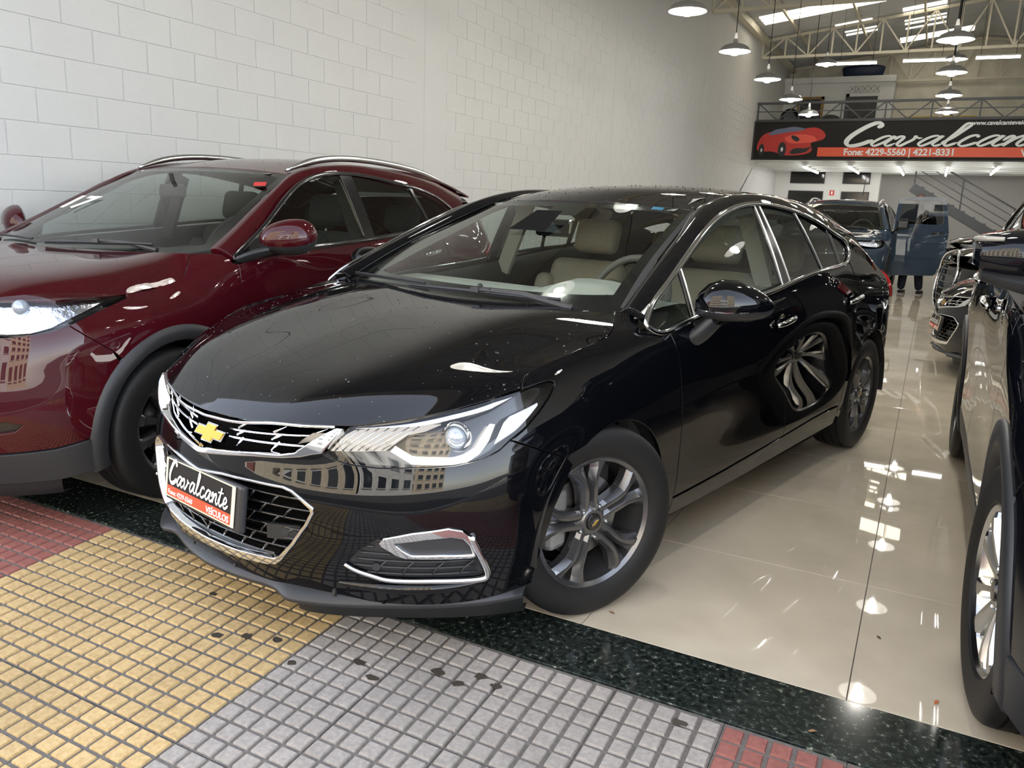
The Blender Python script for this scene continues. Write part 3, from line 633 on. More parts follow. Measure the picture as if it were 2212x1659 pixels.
for i,x in enumerate((-3.05,-2.2)):
    c=thing('office_chair',['black rounded chair back behind railing, nearer the standing fan','black rounded chair back behind railing, in front of dark upper door'][i],'chair',(x,23.2,3.0),0,'black chairs on the mezzanine');ball('chair_back',(0,0,.98),.36,'dash_black',c,20,sy=.3,sz=.62);MB().lathe([(.03,.0),(.03,.7)],10).build('chair_column','dark_frame',c);bevel(MB().box(-.24,.24,-.5,0,.62,.70).build('chair_seat','dash_black',c),.03);MB().lathe([(1e-4,.03),(.28,.0),(.28,.04),(.03,.06)],5).build('chair_base','dark_frame',c)
fn=thing('standing_fan','dark round fan on the mezzanine by the left wall','fan',(-4.05,22.6,3.0));MB().tube([(.0,0,0),(0,0,.9)],.02,8).build('fan_pole','dark_frame',fn);MB().lathe([(1e-4,.04),(.25,.04),(.27,.0),(.25,-.05)],28,(0,-.02,1.05),'y').build('fan_cage','dark_frame',fn,smooth=True);MB().lathe([(1e-4,.03),(.2,.02)],5,(0,-.10,1.05),'y').build('fan_blades','steel_grey',fn);MB().lathe([(.2,.0),(.2,.03),(1e-4,.03)],20).build('fan_base','dark_frame',fn)
# ------------------------------------------------------------------ across the street (seen in the paint): a pale apartment house and its neighbours
grain('facade_beige',(.62,.52,.38),(.70,.60,.45),.85,3,.1);grain('facade_white',(.66,.64,.60),(.72,.70,.66),.85,3,.1);grain('facade_red',(.30,.10,.08),(.36,.14,.10),.85,3,.1);mat('facade_glass',(.03,.035,.04),rough=.1)
def house(label,x0,x1,h,m,nw,nf,y=-16,z0=-.4):
    t=thing('building',label,'building',((x0+x1)/2,y,z0));w=x1-x0;MB().box(-w/2,w/2,-8,0,0,h).build('wall',m,t)
    fh=h/(nf+.5);ww=w/nw
    src=MB().box(-ww*.28,ww*.28,-.02,.04,0,fh*.5).build('window','facade_glass',t);sill=MB().box(-ww*.34,ww*.34,0,.14,-.10,0).build('window_sill','facade_white',t)
    k=0
    for f in range(nf):
        for j in range(nw):
            for s in(src,sill):
                o=s if k==0 else s.copy()
                if k: COL.objects.link(o)
                o.location=(-w/2+ww*(j+.5),0.0,fh*(f+.35))
            k+=1
    MB().box(-w/2-.1,w/2+.1,-8.1,.25,h,h+.3).build('cornice','facade_white',t);return t
house('pale beige apartment house across the street',-15,-2.0,16.5,'facade_beige',8,6);house('white low house across the street',-1.7,5,7.5,'facade_white',4,2);house('brick red house across the street',-24,-15.4,7.,'facade_red',4,2);house('tall cream tower across the street',5.4,14,20.,'facade_beige',5,8,-20)
# ------------------------------------------------------------------ wheels (axle along local x, outer face at +x)
def tyre_mesh(R,W,rr):
    h=W/2;pr=[(rr-.012,h*.62),(rr,h*.80),(rr+.012,h*.93),((R+rr)/2,h*1.0),(R-.03,h*.97),(R-.012,h*.90),(R-.004,h*.80)]
    for a,b in((.64,.56),(.27,.19),(-.19,-.27),(-.56,-.64)):
        pr+=[(R-.001,h*a),(R-.008,h*a-.0008),(R-.008,h*b+.0008),(R-.001,h*b)]
    pr+=[(R-.004,-h*.80),(R-.012,-h*.90),(R-.03,-h*.97),((R+rr)/2,-h),(rr,-h*.8),(rr-.012,-h*.62)]
    return MB().lathe(pr,72,axis='x')
def wheel(parent,loc,side,R,W,rr,style,steer=0,spin=0,rim_mat='dark_alloy',emblem=True):
    t=tyre_mesh(R,W,rr).build('tyre','tyre_rubber',parent,sharp=40)
    t.location=loc; t.rotation_euler=(0,0,(PI if side<0 else 0)+steer)
    if side<0: spin=-spin
    x0=W*.41
    rim=MB(); rim.lathe([(rr+.010,x0),(rr+.011,x0+.004),(rr+.002,x0+.006),(rr-.010,x0-.004),(rr-.014,x0-.03),(rr-.022,x0-.06),(rr-.03,-x0*.8),(rr,-x0)],64,axis='x')
    b=rim.build('rim',rim_mat,t,sharp=30)
    def spoke(prof,ang,mm):
        """prof rows: r, half width, centre height, edge height, ridge half width"""
        g=[]
        for r,w,hc,he,wg,*cc in prof:
            c0=cc[0] if cc else 0
            g.append([(h_,s_+c0) for h_,s_ in((he-.03,-w*1.02),(he,-w),((he+hc)/2+.001,-(w+wg)/2),(hc,-wg),(hc+.0008,0),(hc,wg),((he+hc)/2+.001,(w+wg)/2),(he,w),(he-.03,w*1.02))])
        G=np.array([[(h,s*math.cos(ang)-r*math.sin(ang),s*math.sin(ang)+r*math.cos(ang)) for h,s in row] for row,(r,*_) in zip(g,prof)])
        MB_=MB().grid(G); mm.add(MB_.v,MB_.f)
    sp=MB()
    if style=='star5':
        for k in range(5):
            for sg in(-1,1):
                spoke([(.036,.020,x0-.014,x0-.020,.006,sg*.018),(.07,.0175,x0-.007,x0-.022,.007,sg*.0175),(.11,.0165,x0+.001,x0-.022,.007,sg*.0170),(.140,.019,x0+.004,x0-.020,.006,sg*.0205),(.165,.025,x0+.003,x0-.018,.007,sg*.030),(.188,.033,x0+.001,x0-.016,.010,sg*.044),(rr-.003,.040,x0-.004,x0-.012,.016,sg*.055)],2*PI*k/5+spin,sp)
    elif style=='split5':
        for k in range(5):
            for s in(-1,1):
                a=2*PI*k/5+spin
                spoke([(.05,.018,x0-.016,x0-.03,.008),(.10,.016,x0-.006,x0-.026,.008),(.15,.019,x0+.001,x0-.02,.010),(.19,.026,x0+.002,x0-.012,.016),(rr,.036,x0-.004,x0-.012,.022)],a+s*.27,sp)
    else:
        for k in range(5):
            a=2*PI*k/5+spin
            spoke([(.05,.03,x0-.014,x0-.03,.02),(.10,.034,x0-.004,x0-.024,.022),(.15,.046,x0+.002,x0-.016,.03),(rr,.075,x0-.002,x0-.012,.05)],a,sp)
    s=sp.build('spoke',rim_mat,t,sharp=14)
    hub=MB().lathe([(1e-4,x0-.008),(.040,x0-.008),(.048,x0-.014),(.058,x0-.022),(.066,x0-.05)],40,axis='x').build('hub',rim_mat,t,sharp=30)
    cp=MB().lathe([(1e-4,x0-.001),(.026,x0-.002),(.0295,x0-.006),(.03,x0-.01)],32,axis='x').build('hub_cap','gloss_black',t,sharp=40)
    for k in range(5):
        a=2*PI*(k+.5)/5+spin;r=.054
        c=(0,-r*math.sin(a),r*math.cos(a))
        MB().lathe([(1e-4,x0-.004),(.006,x0-.006),(.0085,x0-.010),(.0085,x0-.03)],6,c,'x').build('lug_nut','satin_silver',t,sharp=20)
    MB().lathe([(.05,-.005),(.14,-.005),(.14,.018),(.05,.018)],48,axis='x').build('brake_disc','brake_metal',t,sharp=30)
    MB().lathe([(1e-3,-.03),(rr-.03,-.03)],32,axis='x').build('backing_plate','cavity',t)
    if emblem: bowtie(t,frame_mat((x0+.0005,0,0),(0,math.cos(.6+spin*0),math.sin(.6)),(0,-math.sin(.6),math.cos(.6))),.034)
    return t
def bowtie(parent,mw,w,thick=.003,border='chrome'):
    h=w*.36
    def poly(k,e=0):
        a=w/2-e*1.6;b=h/2-e;c=.17*w-e*.9
        d=h*.27-e*.9;sl=.07*w
        return [(-a,-d),(-c-sl*.3,-d),(-c-sl*1.1,-b),(c-sl*1.1,-b),(c-sl*.4,-d),(a-sl*1.6,-d),(a,d),(c+sl*.3,d),(c+sl*1.1,b),(-c+sl*1.1,b),(-c+sl*.4,d),(-a+sl*1.6,d)]
    o=MB().ext([(x,y,0) for x,y in poly(0)],(0,0,thick)).build('emblem_border',border,parent); o.matrix_local=mw
    g=MB().ext([(x,y,thick*.8) for x,y in poly(0,w*.030)],(0,0,thick*.5)).build('emblem','gold_emblem',parent); g.matrix_local=mw
    return o
def seat(parent,x,y,z,m,tilt=.30,w=.26,hh=.62,headrest=True,name='seat'):
    def cushion(a,b,c,nm,seg=6):
        b_=MB();b_.box(-a,a,-b,b,-c,c);o=b_.build(nm,m,parent,smooth=True)
        d=o.modifiers.new('bevel','BEVEL');d.width=min(a,b,c)*.85;d.segments=4
        return o
    c=cushion(w,.26,.085,name+'_cushion');c.location=(x,y,z)
    b=cushion(w*.95,.075,hh/2,name+'_back');b.location=(x,y+.27+math.sin(tilt)*hh/2,z+.05+math.cos(tilt)*hh/2);b.rotation_euler=(-tilt,0,0)
    for s in(-1,1):
        k=cushion(.055,.085,hh*.40,name+'_bolster');k.location=(x+s*w*.88,y+.22+math.sin(tilt)*hh*.45,z+.04+math.cos(tilt)*hh*.45);k.rotation_euler=(-tilt,0,0)
    if headrest:
        t=hh+.14;r=cushion(.135,.055,.095,'headrest');r.location=(x,y+.27+math.sin(tilt)*t,z+.05+math.cos(tilt)*t);r.rotation_euler=(-tilt*.7,0,0)
def steering(parent,x,y,z,r=.185,m='dash_black'):
    n=48;pts=[(r*math.cos(a),0,r*math.sin(a)) for a in np.linspace(0,2*PI,n,endpoint=False)]
    o=MB().tube(pts,.016,10,closed=True).build('steering_wheel',m,parent,smooth=True);o.location=(x,y,z);o.rotation_euler=(-.42,0,0)
    b=MB().box(-.075,.075,-.01,.04,-.07,.05)
    for s in(-1,1): b.box(s*.075 if s>0 else -r,r if s>0 else -.075,0,.02,-.02,.02)
    bevel(b.build('steering_hub',m,o),.01)
def arc_yz(c,r,a0,a1,n=20): return [(c[0]+r*math.cos(a),c[1]+r*math.sin(a)) for a in np.linspace(a0,a1,n)]
# ------------------------------------------------------------------ black hatchback (car frame: x to its left, y rearward from the front axle, z up)
BK_SIDE=np.array([[(0.0,-0.875,0.215),(0.0,-0.903,0.3),(0.0,-0.91,0.41),(0.0,-0.908,0.52),(0.0,-0.895,0.6),(0.0,-0.872,0.682),(0.0,-0.8,0.745)],[(0.25,-0.85,0.21),(0.25,-0.877,0.3),(0.25,-0.884,0.41),(0.25,-0.88,0.52),(0.25,-0.865,0.603),(0.25,-0.842,0.688),(0.25,-0.775,0.75)],[(0.48,-0.765,0.205),(0.48,-0.797,0.3),(0.48,-0.803,0.41),(0.48,-0.798,0.52),(0.475,-0.782,0.61),(0.465,-0.757,0.708),(0.455,-0.69,0.762)],[(0.67,-0.64,0.2),(0.68,-0.668,0.3),(0.685,-0.676,0.41),(0.683,-0.668,0.525),(0.672,-0.65,0.622),(0.645,-0.59,0.742),(0.62,-0.53,0.785)],[(0.785,-0.5,0.205),(0.8,-0.525,0.3),(0.808,-0.532,0.41),(0.808,-0.52,0.535),(0.798,-0.495,0.645),(0.765,-0.43,0.79),(0.735,-0.385,0.818)],[(0.85,-0.33,0.22),(0.868,-0.345,0.31),(0.877,-0.345,0.42),(0.878,-0.325,0.55),(0.868,-0.285,0.68),(0.803,-0.22,0.862),(0.757,-0.19,0.892)],[(0.868,0.0,0.215),(0.884,0.0,0.32),(0.893,0.0,0.45),(0.897,0.0,0.6),(0.884,0.0,0.75),(0.8,0.0,0.91),(0.735,0,0.94)],[(0.86,0.36,0.205),(0.878,0.36,0.31),(0.884,0.36,0.45),(0.892,0.36,0.62),(0.892,0.36,0.77),(0.855,0.34,0.918),(0.742,0.3,0.98)],[(0.855,0.9,0.2),(0.874,0.9,0.31),(0.872,0.9,0.46),(0.889,0.9,0.66),(0.892,0.9,0.81),(0.862,0.9,0.972),(0.83,0.9,1.06)],[(0.855,1.42,0.205),(0.875,1.42,0.32),(0.872,1.42,0.48),(0.891,1.42,0.7),(0.893,1.42,0.85),(0.862,1.42,1.022),(0.83,1.42,1.11)],[(0.858,2.0,0.215),(0.878,2.0,0.335),(0.88,2.0,0.5),(0.896,2.0,0.74),(0.894,2.0,0.89),(0.855,2.0,1.083),(0.82,2.0,1.165)],[(0.865,2.35,0.225),(0.887,2.35,0.35),(0.893,2.35,0.53),(0.902,2.35,0.76),(0.892,2.35,0.92),(0.838,2.35,1.115),(0.8,2.35,1.2)],[(0.868,2.7,0.25),(0.89,2.7,0.38),(0.899,2.7,0.56),(0.902,2.7,0.77),(0.882,2.7,0.94),(0.8,2.7,1.125),(0.7,2.66,1.215)],[(0.838,3.03,0.27),(0.862,3.05,0.4),(0.87,3.06,0.58),(0.868,3.05,0.78),(0.845,3.04,0.95),(0.74,2.95,1.075),(0.635,2.93,1.15)],[(0.745,3.26,0.265),(0.768,3.29,0.4),(0.775,3.31,0.58),(0.765,3.3,0.78),(0.735,3.28,0.94),(0.64,3.17,1.035),(0.56,3.08,1.11)],[(0.47,3.42,0.25),(0.48,3.46,0.39),(0.48,3.48,0.57),(0.475,3.47,0.78),(0.455,3.43,0.93),(0.4,3.29,1.02),(0.37,3.2,1.09)],[(0.0,3.47,0.25),(0.0,3.51,0.39),(0.0,3.53,0.57),(0.0,3.52,0.78),(0.0,3.48,0.93),(0,3.34,1.015),(0,3.25,1.085)]])
BK_HOOD=np.array([[(0.0,-0.872,0.684),(0.22,-0.85,0.69),(0.44,-0.768,0.708),(0.64,-0.597,0.742),(0.765,-0.43,0.79)],[(0.0,-0.78,0.752),(0.22,-0.758,0.756),(0.45,-0.675,0.7725),(0.65,-0.51,0.788),(0.782,-0.355,0.82)],[(0.0,-0.6,0.822),(0.23,-0.58,0.825),(0.47,-0.5,0.84),(0.68,-0.38,0.838),(0.795,-0.26,0.856)],[(0.0,-0.37,0.88),(0.24,-0.35,0.884),(0.49,-0.29,0.895),(0.69,-0.2,0.88),(0.8,-0.12,0.884)],[(0.0,-0.13,0.927),(0.25,-0.12,0.932),(0.5,-0.08,0.941),(0.69,-0.03,0.92),(0.797,0.02,0.914)],[(0.0,0.07,0.955),(0.25,0.075,0.9608),(0.5,0.1,0.9674),(0.66,0.13,0.9556),(0.775,0.13,0.945)],[(0.0,0.165,0.968),(0.25,0.17,0.9716),(0.48,0.185,0.9738),(0.62,0.205,0.9692),(0.715,0.223,0.966)]])
def G_net(xb,zb,k1=.42,k2=.25,ys=(-.1,.2,.5,.9,1.4,1.9,2.3,2.6,2.9,3.2),zs=(-.1,0,.1,.2,.3,.4,.5)):
    return Net([[(xb(y)-k1*max(d,-.2)-k2*d*abs(d),y,zb(y)+d) for d in zs] for y in ys])
def lerp(xs,v): return lambda x: float(np.interp(x,xs,v))
def rail_net(WT,RE,bulge=.024,n=30):
    a=spline3(WT,n);b=spline3(RE,n);d=b-a;t=np.gradient((a+b)/2,axis=0)
    nr=np.cross(t,d);nr/=np.linalg.norm(nr,axis=1,keepdims=True)
    return Net(np.stack([a,a*.72+b*.28+nr*bulge*.75,a*.4+b*.6+nr*bulge,b],1))
def car_empty(name,label,F,ang,group=None): return thing(name,label,'car',(F[0],F[1],0),-ang,group)
BK=thing('hatchback_car','glossy black hatchback with dealer plate and chrome grille, wheel on the granite edge','car',(-1.672,.2855,0),-math.radians(12.4))
bS=Net(BK_SIDE,mirror_u0=True);bH=Net(np.swapaxes(BK_HOOD,0,1),mirror_u0=True)
bG=G_net(lerp([.0,.3,.9,1.5,2.0,2.4,2.7,3.1],[.848,.855,.862,.862,.855,.838,.812,.765]),lerp([0,.34,.9,1.42,2.0,2.35,2.7,3.1],[.895,.918,.972,1.022,1.083,1.115,1.137,1.15]))
bWS=Net(np.swapaxes(np.array([[(0,.10,.938),(.3,.118,.942),(.56,.185,.952),(.722,.262,.972)],[(0,.40,1.105),(.29,.412,1.105),(.53,.452,1.105),(.664,.512,1.105)],[(0,.70,1.235),(.27,.708,1.233),(.49,.735,1.228),(.612,.775,1.218)],[(0,.985,1.345),(.25,.992,1.343),(.45,1.012,1.334),(.561,1.037,1.322)]]),0,1),mirror_u0=True)
_ry=[.985,1.2,1.5,1.8,2.2,2.6,2.9];_zc=[1.347,1.402,1.436,1.444,1.428,1.38,1.318];_ze=[1.324,1.367,1.400,1.408,1.388,1.335,1.275]
bRF=Net(np.swapaxes(np.array([[(0,y,c),(.2,y+.004,c-.12*(c-e)),(.4,y+.018,c-.48*(c-e)),(.556,y+.05,e)] for y,c,e in zip(_ry,_zc,_ze)]),0,1),mirror_u0=True)
bWT=[(.828,.25,.968),(.799,.401,1.051),(.758,.636,1.161),(.706,.949,1.29),(.688,1.184,1.344),(.690,1.40,1.360),(.711,1.643,1.346),(.729,1.791,1.326),(.76,1.993,1.282),(.79,2.161,1.229),(.815,2.30,1.17),(.80,2.62,1.14)]
bRE=[(.722,.25,.972),(.700,.36,1.022),(.655,.60,1.13),(.598,.88,1.253),(.561,1.05,1.326),(.555,1.35,1.386),(.556,1.65,1.405),(.556,1.85,1.407),(.556,2.1,1.394),(.556,2.35,1.369),(.552,2.6,1.335),(.545,2.9,1.275)]
bRL=rail_net(bWT,bRE)
U=bS.inv
bHL=[(.456,-.79,.629),(.468,-.782,.648),(.488,-.76,.686),(.5,-.735,.709),(.565,-.678,.72),(.624,-.618,.732),(.697,-.531,.759),(.764,-.433,.789),(.795,-.36,.806),(.81,-.304,.816),(.82,-.264,.821),(.826,-.248,.816),(.83,-.249,.807),(.835,-.274,.784),(.837,-.332,.739),(.831,-.386,.701),(.821,-.433,.676),(.811,-.468,.651),(.787,-.521,.629),(.747,-.578,.617),(.682,-.646,.611),(.592,-.716,.606),(.524,-.756,.608),(.48,-.778,.618)]
bCUT=[(.713,.227,.967),(.76,.157,.951),(.796,.096,.935),(.806,.048,.92),(.801,-.034,.9),(.796,-.148,.879),(.787,-.246,.861),(.779,-.297,.847),(.777,-.32,.839),(.781,-.337,.829),(.789,-.354,.816),(.795,-.36,.806)]
bDF=[(.864,.348,.908),(.881,.355,.881),(.891,.366,.852),(.894,.378,.828),(.892,.408,.752),(.891,.432,.675),(.89,.450,.598),(.883,.466,.498),(.881,.469,.44),(.878,.466,.36),(.874,.462,.285)]
bBS=[(.870,1.362,1.014),(.874,1.374,.972),(.891,1.434,.876),(.895,1.46,.792),(.89,1.485,.691),(.874,1.508,.51),(.873,1.510,.454),(.876,1.512,.342),(.876,1.512,.308)]
bBC=[(.821,-.433,.676),(.841,-.395,.66),(.862,-.345,.639),(.884,-.250,.602)]
FA=(0.,.318);RA=(2.70,.318)
def on_side(yz,x=.88): return [(x,y,z) for y,z in yz]
bUV=lambda pts,w=(1,1,1): bS.inv(pts,w)
wyz=(.02,1,1)
# wheel arches in side view
fa=[(y,z) for y,z in arc_yz((.005,.30),.362,math.radians(118),math.radians(-8),22)]
ra=arc_yz((2.70,.325),.375,math.radians(192),math.radians(-8),26)
# hood
hc=np.array(bCUT);lip=[(0,-.872,.684),(.12,-.866,.686),(.25,-.842,.691),(.36,-.803,.698),(.465,-.757,.708),(.5,-.735,.709),(.565,-.678,.72),(.624,-.618,.732),(.697,-.531,.759),(.764,-.433,.789)]
rear=[(.713,.227,.967),(.62,.205,.970),(.48,.185,.972),(.25,.17,.972),(0,.165,.968)]
hp=bH.inv(lip+list(hc[::-1])+rear[1:]); hp[:,0]=np.maximum(hp[:,0],0); hp[[0,-1],0]=0
hood=part('hood',skin(bH,hp,h=.028,seam_x0=True,gap=.0015),'paint_black',BK,sym=True)
# headlight opening and fender
hlU=bUV(bHL)
f_out=[*bCUT,(.81,-.304,.816),(.82,-.264,.821),(.826,-.248,.816),(.83,-.249,.807),(.835,-.274,.784),(.837,-.332,.739),(.831,-.386,.701),*bBC]
fen=np.concatenate([bUV(f_out),bUV(on_side(fa),wyz),bUV([(.865,.365,.215),(.868,.455,.215)]),bUV(bDF[::-1]),bUV([(.859,.336,.906),(.855,.282,.908),(.845,.243,.922),(.836,.222,.944),(.826,.232,.966),(.80,.275,.985),(.752,.27,.977)])])
fender=part('fender',skin(bS,fen,h=.028,gap=.0015),'paint_black',BK,both=True)
# doors
belt=[(.857,.36,.915),(.857,.547,.937),(.862,.86,.964),(.864,1.17,.992),(.870,1.362,1.014)]
fd=np.concatenate([bUV(bDF),bUV([(.874,.9,.288),(.876,1.2,.299)]),bUV(bBS[::-1]),bUV(belt[::-1])])
part('front_door',skin(bS,fd,h=.03,gap=.0017),'paint_black',BK,both=True)
rdr=[(.845,2.245,1.085),(.868,2.33,.98),(.885,2.392,.885),(.89,2.415,.82),(.892,2.42,.76),(.894,2.405,.70)]+on_side(arc_yz((2.70,.325),.425,math.radians(122),math.radians(184),12),.89)+[(.885,2.25,.30)]
rd=np.concatenate([bUV(bBS),bUV([(.878,1.9,.325),(.880,2.15,.335),(.884,2.25,.33)]),bUV(rdr[::-1][1:]),bUV([(.852,2.1,1.082),(.858,1.787,1.058),(.863,1.40,1.018)])])
part('rear_door',skin(bS,rd,h=.03,gap=.0017),'paint_black',BK,both=True)
# sill
sl_=np.concatenate([bUV([(.868,.462,.205),(.872,.462,.278),(.874,.9,.281),(.876,1.2,.292),(.876,1.5,.302),(.878,1.9,.318),(.884,2.25,.324),(.884,2.27,.30)]),bUV([(.868,2.26,.222),(.858,2.0,.216),(.856,1.42,.206),(.856,.9,.202)])])
part('sill',skin(bS,sl_,h=.03,thick=.02),'paint_black',BK,both=True)
MB().box(-.84,.84,.42,2.3,.19,.205).build('floor_pan','cavity',BK)
# quarter panel, rear bumper, hatch lower
qp=np.concatenate([bUV([(.845,2.25,1.09)]+rdr[1:6]),bUV(on_side(arc_yz((2.70,.325),.424,math.radians(122),math.radians(184),12),.89)),bUV(on_side([(2.262,.27)]+ra),wyz),bUV([(.865,3.10,.32),(.83,3.12,.60),(.80,3.14,.80),(.755,3.17,.95),(.64,3.13,1.07),(.63,2.95,1.14),(.70,2.66,1.205),(.775,2.4,1.18)])])
part('quarter_panel',skin(bS,qp,h=.035),'paint_black',BK,both=True)
rb=np.concatenate([bUV([(.868,3.10,.32),(.84,3.05,.275),(.745,3.26,.265),(.47,3.42,.25),(0,3.47,.25)]),bUV([(0,3.52,.74),(.45,3.47,.74),(.74,3.29,.73),(.832,3.12,.62)])]);rb[[4,5],0]=bS.u1
part('rear_bumper',skin(bS,rb,h=.05,seam_x0=True),'paint_black',BK,sym=True)
ht=np.concatenate([bUV([(0,3.52,.745),(.45,3.47,.745),(.735,3.29,.735),(.825,3.125,.65),(.755,3.175,.95),(.635,3.135,1.07)]),bUV([(.56,3.09,1.105),(.37,3.2,1.09),(0,3.25,1.085)])]);ht[[0,-1],0]=bS.u1
part('tailgate',skin(bS,ht,h=.05,seam_x0=True),'paint_black',BK,sym=True)
tl=bUV([(.80,3.09,.98),(.835,3.05,.93),(.84,3.08,.86),(.79,3.20,.86),(.70,3.28,.90),(.68,3.22,1.0),(.74,3.12,1.01)])
part('tail_light',skin(bS,tl,h=.03,off=.012),'red_lens',BK,both=True)
# roof, pillars, glass
rfp=[(0,0)];ru=bRF.u1;rv=bRF.v1
part('roof',skin(bRF,[(0,0),(ru,0),(ru,rv),(0,rv)],h=.04,seam_x0=True,gap=.001),'paint_black',BK,sym=True)
part('roof_rail_pillar',skin(bRL,[(0,0),(bRL.u1,0),(bRL.u1,bRL.v1),(0,bRL.v1)],h=.03,thick=.03),'paint_black',BK,both=True)
wu,wv=bWS.u1,bWS.v1
part('windshield',skin(bWS,[(0,0),(wu,0),(wu,wv),(0,wv)],h=.04,thick=.003,seam_x0=True,edge=.001,off=-.002),'windshield_glass',BK,sym=True)
fr=MB()   # dark printed band round the windshield edge, just inside the glass
def band(net,a,b,n=30,off=-.006):
    A=np.array([[a[0]+(b[0]-a[0])*0,0]]) 
def uvgrid(net,u0,u1,v0,v1,nu,nv,off): 
    g=np.array([[(u,v) for v in np.linspace(v0,v1,nv)] for u in np.linspace(u0,u1,nu)]).reshape(-1,2)
    return (net.pt(g)+off*net.nrm(g)).reshape(nu,nv,3)
for u0,u1,v0,v1 in((0,wu,0,.13),(0,wu,wv-.055,wv),(wu-.055,wu,.1,wv-.04),(0,.10,wv-.16,wv-.05)):
    g=uvgrid(bWS,u0,u1,v0,v1,24,10,-.006);fr.grid(g);fr.grid(g*[-1,1,1])
fr.build('windshield_frit','gloss_black',BK,smooth=True)
o=MB().grid(uvgrid(bWS,wu-.008,wu+.016,.02,wv,4,30,.004)).build('windshield_molding','grey_plastic',BK,smooth=True)
MB().grid(uvgrid(bWS,wu-.008,wu+.016,.02,wv,4,30,.004)*[-1,1,1]).build('windshield_molding','grey_plastic',BK,smooth=True)
# side glass
wtop=[(.831,.245,.962),(.818,.29,.997),(.799,.401,1.051),(.758,.636,1.161),(.706,.949,1.29),(.688,1.184,1.344),(.690,1.39,1.360),(.711,1.643,1.346),(.729,1.791,1.326),(.76,1.993,1.282),(.79,2.161,1.229),(.806,2.266,1.193),(.825,2.279,1.15),(.841,2.243,1.116)]
wbot=[(.852,2.184,1.092),(.858,1.787,1.062),(.863,1.352,1.016),(.864,1.17,.996),(.857,.547,.941),(.859,.336,.911),(.855,.282,.914),(.847,.247,.928),(.839,.229,.944)]
tu=bG.inv(wtop);bu=bG.inv(wbot);loop=np.concatenate([tu,bu])
lp=spline3(np.concatenate([loop,np.zeros((len(loop),1))],1),150,closed=True)[:,:2]
# chrome surround: flattened tube following the window outline
def trim(net,uvl,parent,wd=.011,th=.007,m='chrome',name='window_trim',off=.004,closed=True):
    c=net.pt(uvl)+off*net.nrm(uvl);nr=net.nrm(uvl);t=(np.roll(c,-1,0)-np.roll(c,1,0)) if closed else np.gradient(c,axis=0);t/=np.linalg.norm(t,axis=1,keepdims=True);s=np.cross(t,nr)
    A=np.linspace(0,2*PI,9)[:-1];G=np.array([[c[i]+wd*math.cos(a)*s[i]+th*math.sin(a)*nr[i] for a in A] for i in range(len(c))])
    b=MB();n=len(A);k=len(c);b.add(G.reshape(-1,3),[(i*n+j,((i+1)%k)*n+j,((i+1)%k)*n+(j+1)%n,i*n+(j+1)%n) for i in range(k if closed else k-1) for j in range(n)])
    o=b.build(name,m,parent,smooth=True)
    b.v=[(-x,y,z) for x,y,z in b.v];b.f=[f[::-1] for f in b.f];o2=b.build(name,m,parent,smooth=True);return o,o2
trim(bG,lp,BK)
def yline(net,y0,z0,y1,z1,n=10):
    return net.inv([(.8,y0+(y1-y0)*t,z0+(z1-z0)*t) for t in np.linspace(0,1,n)],(.02,1,1))
def clip_loop(lpuv,net,ycut,keep):
    """part of window loop on one side of a slanted cut given as function y>ycut(z)"""
    P=net.pt(lpuv);s=np.array([p[1]-ycut(p[2]) for p in P])*keep;out=[];n=len(P)
    for i in range(n):
        j=(i+1)%n
        if s[i]>=0: out.append(lpuv[i])
        if (s[i]>=0)!=(s[j]>=0):
            t=s[i]/(s[i]-s[j]);out.append(lpuv[i]+(lpuv[j]-lpuv[i])*t)
    return np.array(out)
cutA=lambda z:.545+(z-.945)*.05          # quarter light divider at the front
cutB0=lambda z:1.335-(z-1.02)*-.02       # front edge of B pillar
cutB1=lambda z:1.445+(z-1.02)*-.10
cutC=lambda z:1.835-(z-1.07)*.36         # rear door divider
cutD=lambda z:2.10-(z-1.09)*.12
p1=clip_loop(lp,bG,cutA,-1);p2=clip_loop(clip_loop(lp,bG,cutA,1),bG,cutB0,-1);p3=clip_loop(clip_loop(lp,bG,cutB1,1),bG,cutC,-1);p4=clip_loop(clip_loop(lp,bG,cutC,1),bG,cutD,-1);p5=clip_loop(lp,bG,cutD,1)
for P in(p1,p2,p3,p4,p5):
    part('side_window',skin(bG,P,h=.05,thick=.003,edge=.001,off=-.006),'side_glass',BK,both=True)
pB=clip_loop(clip_loop(lp,bG,cutB0,1),bG,cutB1,-1)
part('b_pillar',skin(bG,pB,h=.05,off=-.002),'gloss_black',BK,both=True)
def divider(cut,net,lpuv,w,m,name,off=.0):
    a=clip_loop(clip_loop(lpuv,net,lambda z:cut(z)-w,1),net,lambda z:cut(z)+w,-1)
    if len(a)>3: part(name,skin(net,a,h=.03,thick=.01,off=off),m,BK,both=True)
for c,w,m in((cutA,.013,'gloss_black'),(cutC,.012,'gloss_black'),(cutD,.018,'gloss_black')): divider(c,bG,lp,w,m,'window_divider',-.001)
for c in(lambda z:cutA(z)+.006,lambda z:cutB0(z)+.012,lambda z:cutB1(z)-.012,lambda z:cutC(z)): divider(c,bG,lp,.004,'satin_silver','window_strip',.002)
# dark inner frame of the glass (upper sash)
for P in(p2,p3):
    c=P.mean(0);I=c+(P-c)*[.965,.86];I[:,1]-=.012
    part('window_sash',skin(bG,P,[I],h=.05,thick=.004,off=-.010),'seal_rubber',BK,both=True)
